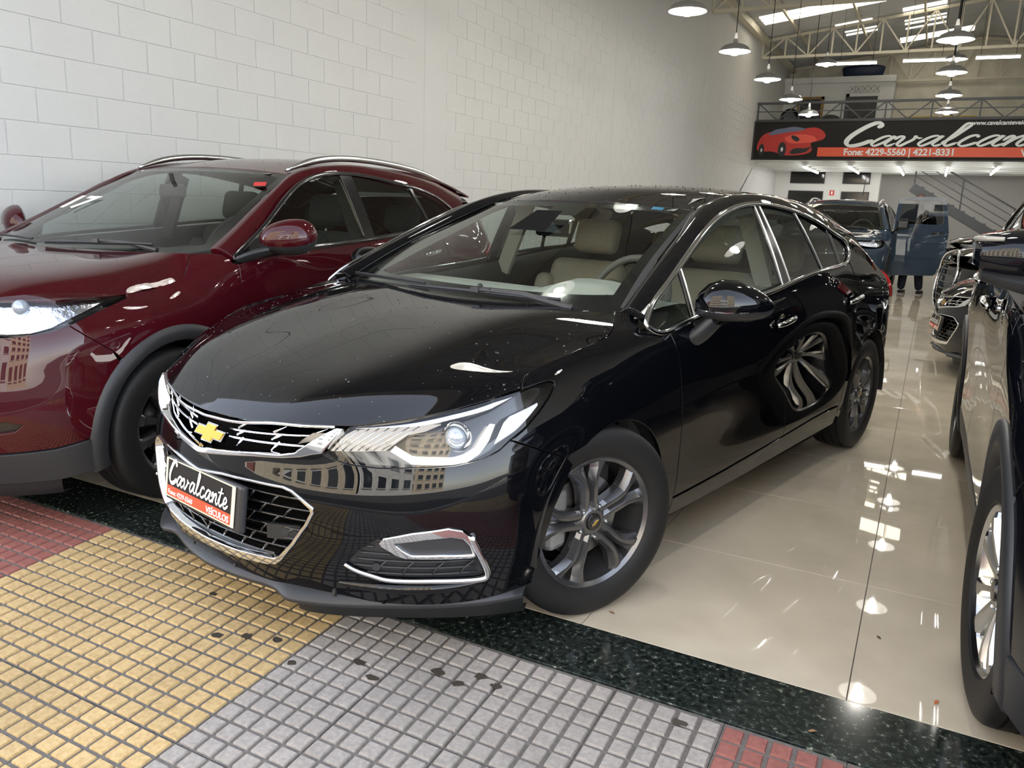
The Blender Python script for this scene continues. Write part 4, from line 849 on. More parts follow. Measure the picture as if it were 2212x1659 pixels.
# wheels
for s in(1,-1):
    wheel(BK,(s*.772,0,.3235),s,.3235,.215,.2159,'star5',steer=math.radians(-18.9),spin=.18)
    wheel(BK,(s*.775,2.70,.3235),s,.3235,.215,.2159,'star5',spin=.5)
    for yc,rr_ in((0.,.368),(2.70,.378)):
        W=MB();A=np.linspace(math.radians(-4),math.radians(184),30)
        W.grid(np.array([[(s*x,yc+rr_*math.cos(a),.315+rr_*math.sin(a)) for x in(.885,.84,.58)] for a in A]))
        W.add([(s*.58,yc+rr_*math.cos(a),.315+rr_*math.sin(a)) for a in A]+[(s*.58,yc,.2)],[(i,i+1,30) for i in range(29)])
        W.build('wheel_liner','black_plastic',BK,smooth=True)
cl=MB().box(.70,.79,-.175,-.085,.24,.44);cal=bevel(cl.build('brake_caliper','caliper',BK),.02)
# ---- black hatchback: front end
wxz=(1,.03,1)
bVL=[(0,-.902,.555),(.115,-.893,.573),(.236,-.87,.591),(.338,-.839,.603),(.393,-.818,.614),(.425,-.805,.625),(.452,-.791,.632)]
bVU=[(0,-.898,.573),(.112,-.89,.588),(.235,-.868,.604),(.332,-.841,.614),(.375,-.825,.626),(.404,-.812,.650),(.447,-.783,.684),(.474,-.757,.702),(.492,-.745,.700)]
bLIP=[(0,-.879,.668),(.06,-.878,.671),(.164,-.866,.676),(.277,-.835,.691),(.382,-.802,.698),(.468,-.760,.705)]
bUO=[(0,-.909,.508),(.122,-.901,.522),(.24,-.881,.526),(.353,-.849,.527),(.380,-.841,.520),(.412,-.831,.501),(.444,-.819,.480),(.447,-.818,.465),(.428,-.826,.425),(.386,-.843,.359),(.340,-.854,.301),(.315,-.857,.281),(.28,-.864,.274),(.169,-.883,.265),(0,-.892,.258)]
bUI=[(0,-.91,.500),(.123,-.902,.514),(.241,-.882,.518),(.348,-.851,.519),(.372,-.843,.513),(.404,-.832,.494),(.431,-.822,.474),(.434,-.821,.464),(.416,-.829,.427),(.375,-.845,.364),(.332,-.857,.315),(.312,-.861,.303),(.271,-.873,.300),(.169,-.89,.293),(0,-.901,.288)]
bFI=[(.528,-.777,.327),(.559,-.763,.368),(.601,-.738,.405),(.633,-.716,.419),(.715,-.648,.441),(.753,-.607,.449),(.78,-.574,.443),(.794,-.554,.422),(.806,-.532,.367),(.813,-.504,.305),(.81,-.504,.289),(.799,-.52,.284),(.722,-.626,.288),(.619,-.714,.290),(.598,-.731,.297),(.556,-.76,.311)]
bFR=[(.612,-.731,.399),(.623,-.723,.415),(.687,-.674,.435),(.756,-.604,.449),(.78,-.574,.441),(.794,-.554,.42),(.801,-.541,.373),(.799,-.541,.353),(.765,-.589,.354),(.672,-.685,.356),(.654,-.7,.363),(.617,-.727,.389)]
bFL=[(.652,-.703,.4),(.715,-.648,.414),(.761,-.598,.42),(.78,-.573,.413),(.792,-.557,.391),(.796,-.548,.366),(.741,-.619,.37),(.687,-.673,.369),(.67,-.688,.381)]
hl_low=bHL[16:][:]+[bHL[0]]
bp=np.concatenate([bUV(bVL),bUV(hl_low[::-1]),bUV(bBC[1:]),bUV(on_side([(-.222,.575),(-.246,.533),(-.295,.456),(-.325,.367),(-.346,.255)],.88),(.2,1,1)),bUV([(.850,-.343,.224),(.785,-.50,.205),(.67,-.64,.200),(.48,-.765,.205),(.25,-.85,.21),(0,-.875,.215)]),bUV(bUO[::-1])])
bp[np.abs(bS.pt(bp)[:,0])<.006,0]=0
part('front_bumper',skin(bS,bp,[bUV(bFI)],h=.024,thick=.025,edge=.002,seam_x0=True),'paint_black',BK,sym=True)
def fill(name,out,m,off=0,thick=.01,holes=(),h=.03,edge=.002,sym=False,both=False,parent=None,net=None):
    net=net or bS;u=net.inv(out)
    if sym: u[np.abs(net.pt(u)[:,0])<.006,0]=0
    return part(name,skin(net,u,[net.inv(k) for k in holes],h=h,thick=thick,edge=edge,off=off,seam_x0=sym),m,parent or BK,both=both,sym=sym)
# chrome V bar, lip strip, lower grille frame
fill('grille_v_bar',bVU+bVL[::-1],'chrome',off=.010,thick=.05,edge=.006,sym=True)
lipc=spline3(bLIP,30);lc=np.concatenate([lipc[::-1]*[-1,1,1],lipc[1:]]);MB().tube(lc,.0045,8).build('hood_lip_strip','chrome',BK,smooth=True)
fill('lower_grille_frame',bUO+bUI[::-1],'chrome',off=.006,thick=.055,edge=.004,sym=True)
# grilles: recessed backing, slats and links
fill('lower_grille_mesh',[(0,-.91,.54),(.46,-.82,.54),(.46,-.82,.25),(0,-.90,.25)],'cavity',off=-.075,thick=.005,sym=True)
def hbar(net,z,x0,x1,r,off,n=14,zs=0.):
    g=[(x0+(x1-x0)*t,-.85,z+zs*t) for t in np.linspace(0,1,n)];u=net.inv(g,wxz);return net.pt(u)+off*net.nrm(u)
lev=[.305,.335,.366,.397,.428,.459,.490];xm=[.30,.345,.375,.40,.418,.434,.408]
gl=MB();gp=MB()
for k,(z,x) in enumerate(zip(lev,xm)):
    c=hbar(bS,z,0,x,.004,-.018)
    for s in(1,-1):
        cc=c*[s,1,1];MB().tube(cc,.0035,6).build('lower_grille_slat','gloss_black',BK,smooth=True)
        MB().grid(np.stack([cc,cc+np.array([0,.05,-.012])],1)).build('lower_grille_blade','black_plastic',BK)
    if k<len(lev)-1:
        for j in range(-1,8):
            x0=.055*j*1.55+(.042 if k%2 else 0)
            if .0<=x0+.02<min(xm[k],xm[k+1])-.012:
                a=hbar(bS,z,x0+.001,x0+.002,.004,-.018,2)[0];b=hbar(bS,lev[k+1],x0+.028,x0+.029,.004,-.018,2)[0];m_=(a+b)/2
                for s in(1,-1): MB().tube(np.array([a,m_+[-.004,0,0],b])*[s,1,1],.0042,6).build('lower_grille_link','gloss_black',BK,smooth=True)
for s in(1,-1):
    c=hbar(bS,.383,s*.345,s*.346,.0,-.012,2)[0] if s>0 else hbar(bS,.383,.345,.346,0,-.012,2)[0]*[-1,1,1]
    o=MB().box(-.055,.045,0,.012,-.022,.022).build('sensor_pad','black_plastic',BK);o.location=c+np.array([0,.004,0]);o.rotation_euler=(0,0,s*.55)
    MB().lathe([(1e-4,-.003),(.011,-.003),(.013,0)],20,axis='y').build('park_sensor','grey_plastic',o)
fill('upper_grille_mesh',[(0,-.90,.555),(.35,-.84,.60),(.40,-.81,.62),(.51,-.74,.72),(0,-.86,.72)],'cavity',off=-.085,thick=.005,sym=True)
ug=MB();ub=MB()
for z,zs,x in((.648,.033,.435),(.618,.018,.395)):
    c=hbar(bS,z,0.095,x,.004,-.035,zs=zs)
    for s in(1,-1):
        MB().tube(c*[s,1,1],.0042,6).build('upper_grille_slat','chrome',BK,smooth=True);MB().grid(np.stack([c*[s,1,1],c*[s,1,1]+np.array([0,.05,-.006])],1)).build('upper_grille_blade','gloss_black',BK)
for x0 in(.13,.27,.40):
    for z0,z1 in((.598,.625),(.63,.655),(.66,.69)):
        zz=.07*max(0,x0-.1);a=hbar(bS,z0+zz,x0,x0+.001,0,-.035,2)[0];b=hbar(bS,z1+zz,x0+.03,x0+.031,0,-.035,2)[0]
        for s in(1,-1): MB().tube(np.array([a,b])*[s,1,1],.0045,6).build('upper_grille_link','chrome',BK,smooth=True)
for s in(1,-1):
    fill('grille_corner_plate',[(.36,-.83,.640),(.405,-.81,.655),(.45,-.775,.695),(.40,-.80,.690)],'dark_alloy',off=-.03,thick=.004) if s>0 else None
em=bowtie(BK,frame_mat((0.004,-.858,.610),(1,0,0),(0,.22,1)),.172,.012)
# dealer plate on its holder
pl_=MB().box(-.19,.235,-.004,.020,-.072,.068).build('plate_holder','black_plastic',BK);bevel(pl_,.008);pl_.location=(0.005,-.914,.440);pl_.rotation_euler=(-.12,0,0)
pt=MB().box(-.195,.195,-.003,0,-.061,.061).build('dealer_plate','plate_tan',pl_);pt.location=(.012,-.006,.002)
def flat(name,x0,x1,z0,z1,m,y): 
    o=MB().add([(x0,y,z0),(x1,y,z0),(x1,y,z1),(x0,y,z1)],[(0,1,2,3)]).build(name,m,pl_);o.location=(.012,-.006,.002);return o
flat('plate_black_field',-.181,.181,-.024,.058,'sign_black',-.0042);flat('plate_red_band',-.181,.181,-.056,-.024,'sign_red',-.0042)
mwp=lambda x,z:frame_mat((x+.012,-.0112,z+.002),(1,0,0),(0,0,1))
_,_w=script_mesh('plate_script','Cavalcante',.074,'sign_white',pl_,mwp(-.176,-.014),ext=.0008,weight=.95,xs=.93)
text_mesh('plate_phone','Fone: 4229-5560',.0215,'sign_white',pl_,mwp(-.172,-.050),ext=.0004,bold=.0003)
text_mesh('plate_word','VEÍCULOS',.027,'sign_white',pl_,mwp(.052,-.051),ext=.0004,bold=.0006)
# headlights
def hl_parts(sx):
    par=None
    def f(name,out,m,**k):
        V,F,N=skin(bS,bS.inv(out),[bS.inv(q) for q in k.pop('holes',())],**k);F=fix_wind(V,F,N)
        if sx<0: V,F,N=mirror_x(V,F,N)
        return mk(name,V,F,m,k.get('parent') or par or BK,norm=N)
    nonlocal_=[None]
    lens=f('headlight',bHL,'lens_clear',h=.022,thick=.006,edge=.004,off=.0)
    par=lens
    c=np.mean(bHL,0)
    f('housing',bHL,'gloss_black',h=.03,thick=.045,edge=.002,off=-.045)
    ch=[(.463,-.786,.636),(.478,-.770,.662),(.492,-.748,.690),(.506,-.731,.705),(.565,-.678,.716),(.627,-.621,.724),(.684,-.571,.730),(.66,-.61,.712),(.628,-.643,.700),(.612,-.672,.676),(.595,-.698,.653),(.546,-.735,.646)]
    f('turn_reflector',ch,'reflector_added_glow' if True else 'reflector_chrome',h=.012,thick=.01,off=-.022)  # reflector, not a lit lamp: weak emission added to make it look bright
    rib=MB()
    for t in np.linspace(.1,.9,7):
        a=np.array((.463,-.786,.638))*(1-t)+np.array((.600,-.69,.655))*t;b=np.array((.503,-.733,.703))*(1-t)+np.array((.66,-.60,.722))*t
        q=strip_pts(bS,[a,(a+b)/2,b],-.017);rib.tube(q*[sx,1,1],.0022,5)
    rib.build('turn_ribs','reflector_chrome',lens,smooth=True)
    up=[(.50,-.733,.708),(.565,-.678,.718),(.627,-.618,.730),(.697,-.535,.752),(.764,-.437,.782),(.79,-.38,.793),(.77,-.45,.768),(.70,-.545,.738),(.64,-.62,.722)]
    f('chrome_brow',up,'reflector_chrome',h=.02,thick=.008,off=-.016)
    dr=[(.609,-.688,.652),(.615,-.676,.667),(.657,-.654,.642),(.742,-.574,.64),(.76,-.549,.647),(.775,-.521,.664),(.779,-.498,.694),(.783,-.469,.725),(.791,-.458,.723),(.792,-.483,.682),(.785,-.514,.647),(.769,-.547,.626),(.742,-.583,.62),(.663,-.659,.621)]
    f('daytime_light',dr,'drl_light',h=.012,thick=.012,off=-.014)
    f('side_reflector',[(.803,-.472,.67),(.803,-.433,.726),(.806,-.413,.741),(.829,-.318,.769),(.832,-.319,.762),(.83,-.362,.731),(.823,-.407,.701)],'prism_white',h=.015,thick=.008,off=-.008)
    p=strip_pts(bS,[(.735,-.555,.700)],-.038)[0]*[sx,1,1]
    ball('projector_lens',p,.034,'lens_ball',lens,24)
    d=np.array([.45*sx,-.89,0]);pr=MB().lathe([(.036,-.012),(.043,-.004),(.045,.004),(.039,.012)],32,axis='y').build('projector_ring','reflector_chrome',lens,smooth=True)
    pr.location=p+d*.006;pr.rotation_euler=(0,0,sx*.47)
    return lens
mat('lens_ball',(.35,.40,.46),rough=.02,coat=1,spec=1.0,metal=.3)
for s in(1,-1): hl_parts(s)
# fog lamp niches
for s in(1,-1):
    def f(name,out,m,parent=None,**k):
        V,F,N=skin(bS,bS.inv(out),[bS.inv(q) for q in k.pop('holes',())],**k);F=fix_wind(V,F,N)
        if s<0: V,F,N=mirror_x(V,F,N)
        return mk(name,V,F,m,parent or BK,norm=N)
    ins=f('fog_lamp_insert',bFI,'grey_plastic',h=.02,thick=.02,off=-.012)
    sl2=MB()
    for z,x0,x1 in((.425,.625,.70),(.405,.60,.64),(.385,.585,.60),(.365,.565,.64),(.345,.553,.80),(.325,.548,.80),(.305,.58,.80)):
        u=bS.inv([(x0+(x1-x0)*t,-.66+.1*t,z) for t in np.linspace(0,1,10)],wxz);sl2.tube((bS.pt(u)-.006*bS.nrm(u))*[s,1,1],.0035,6)
    for x in(.60,.66,.72,.77):
        u=bS.inv([(x,-.66,.302),(x+.012,-.64,.325),(x+.03,-.63,.347)],wxz);sl2.tube((bS.pt(u)-.005*bS.nrm(u))*[s,1,1],.0032,6)
    sl2.build('fog_insert_ribs','grey_plastic',ins,smooth=True)
    f('fog_lamp_ring',bFR,'chrome',ins,holes=[bFL],h=.014,thick=.02,edge=.006,off=.006)
    edge=np.array([bFI[i] for i in(0,15,14,13,12,11,10,9,8,7)]);u=bS.inv(edge);ep=spline3(bS.pt(u),40);u=bS.inv(ep);c=bS.pt(u)+.004*bS.nrm(u)
    MB().tube(c*[s,1,1],np.linspace(.006,.011,40),8).build('fog_chrome_strip','chrome',ins,smooth=True)
    f('fog_lens',bFL,'lens_clear',ins,h=.02,thick=.004,off=-.002)
    f('fog_reflector',bFL,'gloss_black',ins,h=.02,thick=.004,off=-.028);f('fog_bowl',[(.70,-.66,.374),(.72,-.64,.406),(.755,-.603,.412),(.776,-.576,.405),(.787,-.56,.388),(.789,-.556,.370)],'fog_facet_white',ins,h=.014,thick=.004,off=-.016)
    fr_=MB()
    for k in range(5):
        a=np.array((.700+.02*k,-.668+.021*k,.376));u=bS.inv([a,a+[.018,.018,.0],a+[.020,.018,.034],a+[.001,0,.032]],(1,.2,1));q=(bS.pt(u)-np.array([.024,.012,.012,.024])[:,None]*bS.nrm(u))*[s,1,1];fr_.add(q,[(0,1,2,3) if s>0 else (3,2,1,0)])
    fr_.build('fog_facets','reflector_chrome',ins)
    u=bS.inv([(.604,-.72,.325)],wxz);o=MB().lathe([(1e-4,-.003),(.011,-.003),(.013,.004)],20,axis='y').build('park_sensor','grey_plastic',ins);o.location=(bS.pt(u)-.004*bS.nrm(u))[0]*[s,1,1];o.rotation_euler=(0,0,s*.75)
    # brow under the niche
    ed=[(.50,-.755,.262),(.56,-.722,.262),(.66,-.645,.262),(.75,-.555,.266),(.80,-.485,.275)]
    u=bS.inv(spline3(ed,24),wxz);c=bS.pt(u)+.002*bS.nrm(u);t_=np.linspace(0,1,24);r=.006+.012*np.sin(PI*t_)
    MB().tube(c*[s,1,1],r,10).build('bumper_brow','paint_black',BK,smooth=True)
# splitter and air dam
so_=spline3([(0,-.898,.193),(.08,-.892,.193),(.185,-.874,.193),(.275,-.853,.193),(.315,-.853,.191),(.355,-.858,.187),(.40,-.843,.187),(.485,-.79,.187),(.60,-.694,.187),(.69,-.61,.188),(.80,-.48,.192),(.855,-.39,.20)],50)
ins_=np.array([bS.pt(bS.inv([p*[1,1,1]+[0,.05,.03]]))[0] for p in so_]);ins_[:,2]=.222;ins_-=bS.nrm(bS.inv(ins_))*.02
G=np.stack([ins_,so_*.5+ins_*.5+[0,0,.006],so_+[0,0,.010],so_+[0,-.002,.004],so_+[0,.002,-.004],so_*.4+ins_*.6-[0,0,.02]],1)
sp_=MB().grid(G).grid((G*[-1,1,1])[:,::-1]);sp_.build('splitter','grey_plastic',BK,sharp=50)
dm=so_[18:];G=np.stack([dm*[1,1,0]*np.array([.97,.97,0])+[0,0.02,.20],dm*[1,1,0]*np.array([.965,.96,0])+[0,.03,.125],dm*[1,1,0]*np.array([.93,.9,0])+[0,.06,.12]],1)
MB().grid(G).build('air_dam','black_plastic',BK,smooth=True);MB().grid((G*[-1,1,1])[:,::-1]).build('air_dam','black_plastic',BK,smooth=True)
for x in(.12,.26,.47,.60,.72):
    j=int(np.argmin(np.abs(so_[:,0]-x)));a=so_[j]*.6+ins_[j]*.4+[0,0,.008]
    for s in(1,-1): MB().bar(a*[s,1,1],(a+[0,.004,.022])*[s,1,1],.008,.012).build('splitter_bracket','black_plastic',BK)
# engine-bay filler so that nothing shows through the grilles
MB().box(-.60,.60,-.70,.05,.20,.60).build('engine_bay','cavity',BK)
# door mirrors
def mirror_unit(s,C,L,D,Hh,ang,paintm,parent,low='grey_plastic',foot=None):
    """C centre, L half length, D half depth, Hh half height, ang sweep of the housing"""
    n,m_=26,16;V=[]
    ca,sa=math.cos(ang),math.sin(ang)
    def sh(t,a):   # t -1..1 along, a around
        e=(1-abs(t)**3.2)**.5 if abs(t)<1 else 0
        taper=1-.22*max(0,-t)
        y=-D*math.cos(a)*e*(1.0 if math.cos(a)>0 else .35);z=Hh*math.sin(a)*e*taper
        z=z*(1.06 if z>0 else .94)
        return (t*L,y,z+.12*Hh*t)
    def surf(a0,a1,nm,m,par,k=14,sc=1):
        G=np.array([[sh(t,a) for a in np.linspace(a0,a1,k)] for t in np.sin(np.linspace(-PI/2,PI/2,n))])*sc
        P=np.stack([C[0]+s*0+G[...,0]*ca-G[...,1]*sa,C[1]+G[...,0]*sa+G[...,1]*ca,C[2]+G[...,2]],-1);P[...,0]*=s
        b=MB().grid(P if s<0 else P[:,::-1]);return b.build(nm,m,par,smooth=True)
    cap=surf(math.radians(-28),math.radians(112),'door_mirror',paintm,parent)
    surf(math.radians(-62),math.radians(-28),'mirror_lower_shell','grey_plastic' if low is None else low,cap)
    surf(math.radians(-112),math.radians(-62),'mirror_underside',low,cap)
    surf(math.radians(112),math.radians(248),'mirror_glass','gloss_black',cap,sc=.985)
    return cap

def mirror_loft(s,C,L,ang,pm,low,parent):
    ca,sa=math.cos(ang),math.sin(ang);T=[(-1.0,.020,.012,.022,-.022),(-.93,.052,.03,.045,-.034),(-.70,.082,.05,.076,-.046),(-.35,.098,.06,.092,-.052),(.05,.096,.06,.088,-.054),(.42,.082,.055,.068,-.052),(.74,.058,.045,.042,-.044),(.93,.034,.03,.020,-.030),(1.0,.014,.016,.006,-.018)]
    def grid(a0,a1,k):
        G=[]
        for t,df,db,zt,zb in T:
            row=[]
            for a in np.linspace(a0,a1,k):
                c,sn=math.cos(a),math.sin(a);y=-(df*abs(c)**.8) if c>0 else db*abs(c)**.6;z=(zt*abs(sn)**.85 if sn>0 else -(-zb)*abs(sn)**.9)
                x=t*L;row.append((s*(C[0]+x*ca-y*sa),C[1]+x*sa+y*ca,C[2]+z+.006*t))
            G.append(row)
        G=np.array(G);return G if s<0 else G[:,::-1]
    cap=MB().grid(grid(math.radians(-12),math.radians(125),16)).build('door_mirror',pm,parent,smooth=True)
    MB().grid(grid(math.radians(-16),math.radians(-12),3)).build('mirror_strip','chrome',cap,smooth=True)
    MB().grid(grid(math.radians(-125),math.radians(-16),12)).build('mirror_lower_shell',low,cap,smooth=True)
    MB().grid(grid(math.radians(125),math.radians(235),8)).build('mirror_glass','gloss_black',cap,smooth=True);return cap
for s in(1,-1):
    cp_=mirror_loft(s,(.985,.585,.998),.135,.62,'paint_black','grey_plastic',BK)
    # foot of the mirror: tapering arm down to the door
    A=spline3([(.868,.515,.870),(.895,.518,.890),(.925,.530,.925),(.945,.545,.955)],10);Ww=np.linspace(.065,.050,10);Hh_=np.linspace(.030,.026,10)
    G=[]
    for p,w,h in zip(A,Ww,Hh_):
        G.append([(p[0]-h*.7*math.sin(a)*.6,p[1]+w*math.cos(a),p[2]+h*math.sin(a)) for a in np.linspace(0,2*PI,13)])
    G=np.array(G)*[s,1,1];MB().grid(G if s<0 else G[:,::-1]).build('mirror_foot','grey_plastic',BK,smooth=True)
    dh=[]
# door handles
def handle(parent,net,y,z,L=.10,slope=.10,m='chrome',s=1,cup=True,pm='cavity'):
    c=net.inv([(.89,y,z)],(.05,1,1));n=net.nrm(c)[0];p=net.pt(c)[0]
    t=np.linspace(-1,1,20);P=np.array([p+n*(.012+.014*(1-a**4))+np.array([0,a*L,a*L*slope]) for a in t])
    if cup:
        G=np.array([[p+np.array([0,r*.072*math.cos(a)-.015,r*.036*math.sin(a)])-n*(.018*(1-r)-.003) for a in np.linspace(0,2*PI,25)] for r in(.05,.5,.85,1.0)])
        (MB().grid(G[::-1] if s>0 else G*[-1,1,1])).build('handle_cup',pm,parent,smooth=True)
    return MB().tube(P*[s,1,1],np.array([.010+.004*(1-a*a) for a in t]),10).build('door_handle',m,parent,smooth=True)
for s in(1,-1):
    handle(BK,bS,1.318,.868,.095,.12,s=s,pm='paint_black');handle(BK,bS,2.245,.905,.095,.13,s=s,pm='paint_black')
# wipers
def wiper(parent,base,a,b,net,name='wiper'):
    q=strip_pts(net,[np.array(a)+(np.array(b)-np.array(a))*t for t in np.linspace(0,1,16)],.012,(1,.3,1))
    w=MB();w.tube(q,.0045,6);w.tube(q+np.array([0,-.004,.007]),np.linspace(.004,.0065,16),6);m_=q[8]
    w.tube([base,np.array(base)*.5+m_*.5+np.array([0,-.004,.022]),m_+np.array([0,-.006,.016])],[.014,.009,.008],8);w.box(m_[0]-.02,m_[0]+.02,m_[1]-.014,m_[1]+.006,m_[2]+.006,m_[2]+.024)
    return w.build(name,'grey_plastic',parent,sharp=40)
wiper(BK,(.52,.205,.972),(-.16,.20,.965),(.50,.235,.975),bWS);wiper(BK,(-.10,.175,.972),(-.66,.27,.99),(-.14,.20,.968),bWS) if False else None
wiper(BK,(.56,.20,.968),(-.22,.165,.968),(.46,.215,.972),bWS)
w2=MB();q=strip_pts(bWS,[(.15+.53*t,.20+.05*t,.98) for t in np.linspace(0,1,14)],.012,(1,.3,1))*[-1,1,1];w2.tube(q,.0045,6);w2.tube(q+np.array([0,-.004,.007]),.005,6);w2.build('wiper','grey_plastic',BK,smooth=True)
MB().grid(np.array([[(x,.10+.28*(x/.72)**2*.4+dy,.930+dz) for dy,dz in((.0,.0),(.06,.022),(.12,.035))] for x in np.linspace(-.70,.70,20)])).build('cowl_panel','black_plastic',BK,smooth=True)
# antenna
MB().tube([(.0,2.62,1.372),(0.0,2.66,1.40),(0.0,2.86,1.60)],[.012,.006,.0025],8).build('antenna','black_plastic',BK,smooth=True)
# cabin
tub=MB();tub.box(-.80,.80,.10,2.9,.22,.26);tub.box(-.80,.80,-.02,.12,.22,.90)
for s in(-1,1):
    tub.box(s*.80-.02,s*.80+.02,.20,2.5,.24,.90)
tub.build('cabin_tub','carpet',BK)
for s in(1,-1):
    MB().grid(np.array([[(s*x,y,z) for x,z in((.825,zb),(.80,zb+.005),(.77,zb-.06),(.76,.45))] for y,zb in((.35,.905),(.9,.955),(1.35,1.0),(1.9,1.06),(2.25,1.08))])).build('door_inner_panel','dash_black',BK,smooth=True)
D=[]
for x in np.linspace(-.72,.72,25):
    k=(x/.72)**2;hump=.060*math.exp(-((x-.34)/.19)**4)
    D.append([(x,.18+.10*k,.925),(x,.34+.07*k,.955+.004*(1-k)),(x,.52+.03*k,.968+hump*.7),(x,.68,.972+hump),(x,.76,.962+hump*.9),(x,.80,.90),(x,.80,.60)])
MB().grid(np.array(D)).build('dashboard','dash_beige',BK,sharp=60)
vt=MB()
for k in range(16): vt.bar((-.26+.033*k,.36+.03*abs(k-8)/8,.9645),(-.248+.033*k,.40+.03*abs(k-8)/8,.9665),.012,.004)
vt.build('dash_vents','dash_black',BK)
ball('dash_sensor',(-.12,.47,.972),.012,'gloss_black',BK,12)
mat('dark_grip',(.10,.095,.085),rough=.55);steering(BK,.38,.86,.945,.185,'dark_grip')

for x in(.36,-.36): seat(BK,x,1.18,.42,'beige_leather',tilt=.36,w=.25,hh=.60)
for x in(.36,-.36): seat(BK,x,2.02,.44,'beige_leather',tilt=.42,w=.30,hh=.52)
hl_=MB().grid(np.array([[(x,y,z-.03) for y,z in zip(_ry,_zc)] for x in np.linspace(-.5,.5,7)])).build('roof_lining','headliner',BK,smooth=True)
for s in(1,-1):
    MB().grid(np.array([[(s*(p[0]-.035),p[1],p[2]-.01),(s*(q[0]-.02),q[1]+.02,q[2]-.035)] for p,q in zip(spline3(bWT,20)[:13],spline3(bRE,20)[:13])])).build('pillar_lining','pillar_trim',BK,smooth=True)
    MB().bar((s*.78,1.39,.95),(s*.63,1.41,1.33),.03,.08).build('b_pillar_lining','pillar_trim',BK)
mr=MB().box(-.115,.115,-.02,.012,-.038,.038);mo=bevel(mr.build('rear_view_mirror','gloss_black',BK),.018,3);mo.location=(.02,.80,1.225);mo.rotation_euler=(-.12,0,-.18)
mm=MB().box(-.10,.10,.0125,.014,-.028,.028).build('mirror_face','mirror_silver',mo)
MB().grid(np.array([[(x,.62+.16*t,1.215+.085*t-.02*(1-t)*0) for x in np.linspace(-.10+.03*t,.10-.03*t,6)] for t in np.linspace(0,1,6)])).build('sensor_cover','cavity',BK,smooth=True)
u=np.array([(.44,.90),(.50,.90),(.50,.93),(.44,.93)]);part('window_sticker',skin(bWS,u,h=.05,thick=.001,edge=.0005,off=-.004),'sticker_blue',BK)
u2=np.array([[(0,.0)]]);
# paper sheet lying on the dash in front of the wheel
# rear window and boot
rw=np.array([[(0,2.92,1.30),(.28,2.915,1.292),(.52,2.90,1.262)],[(0,3.10,1.19),(.31,3.08,1.18),(.55,3.01,1.17)],[(0,3.25,1.085),(.37,3.2,1.09),(.56,3.08,1.11)]])
g=MB().grid(rw);g.grid(rw*[-1,1,1]);g.build('rear_window','tinted_glass',BK,smooth=True)
sp2=MB().grid(np.array([[(x,2.86,1.335-.10*(x/.6)**2),(x,2.99,1.315-.10*(x/.6)**2),(x,3.0,1.30-.10*(x/.6)**2),(x,2.88,1.30-.10*(x/.6)**2)] for x in np.linspace(-.58,.58,15)]));sp2.build('roof_spoiler','paint_black',BK,smooth=True)
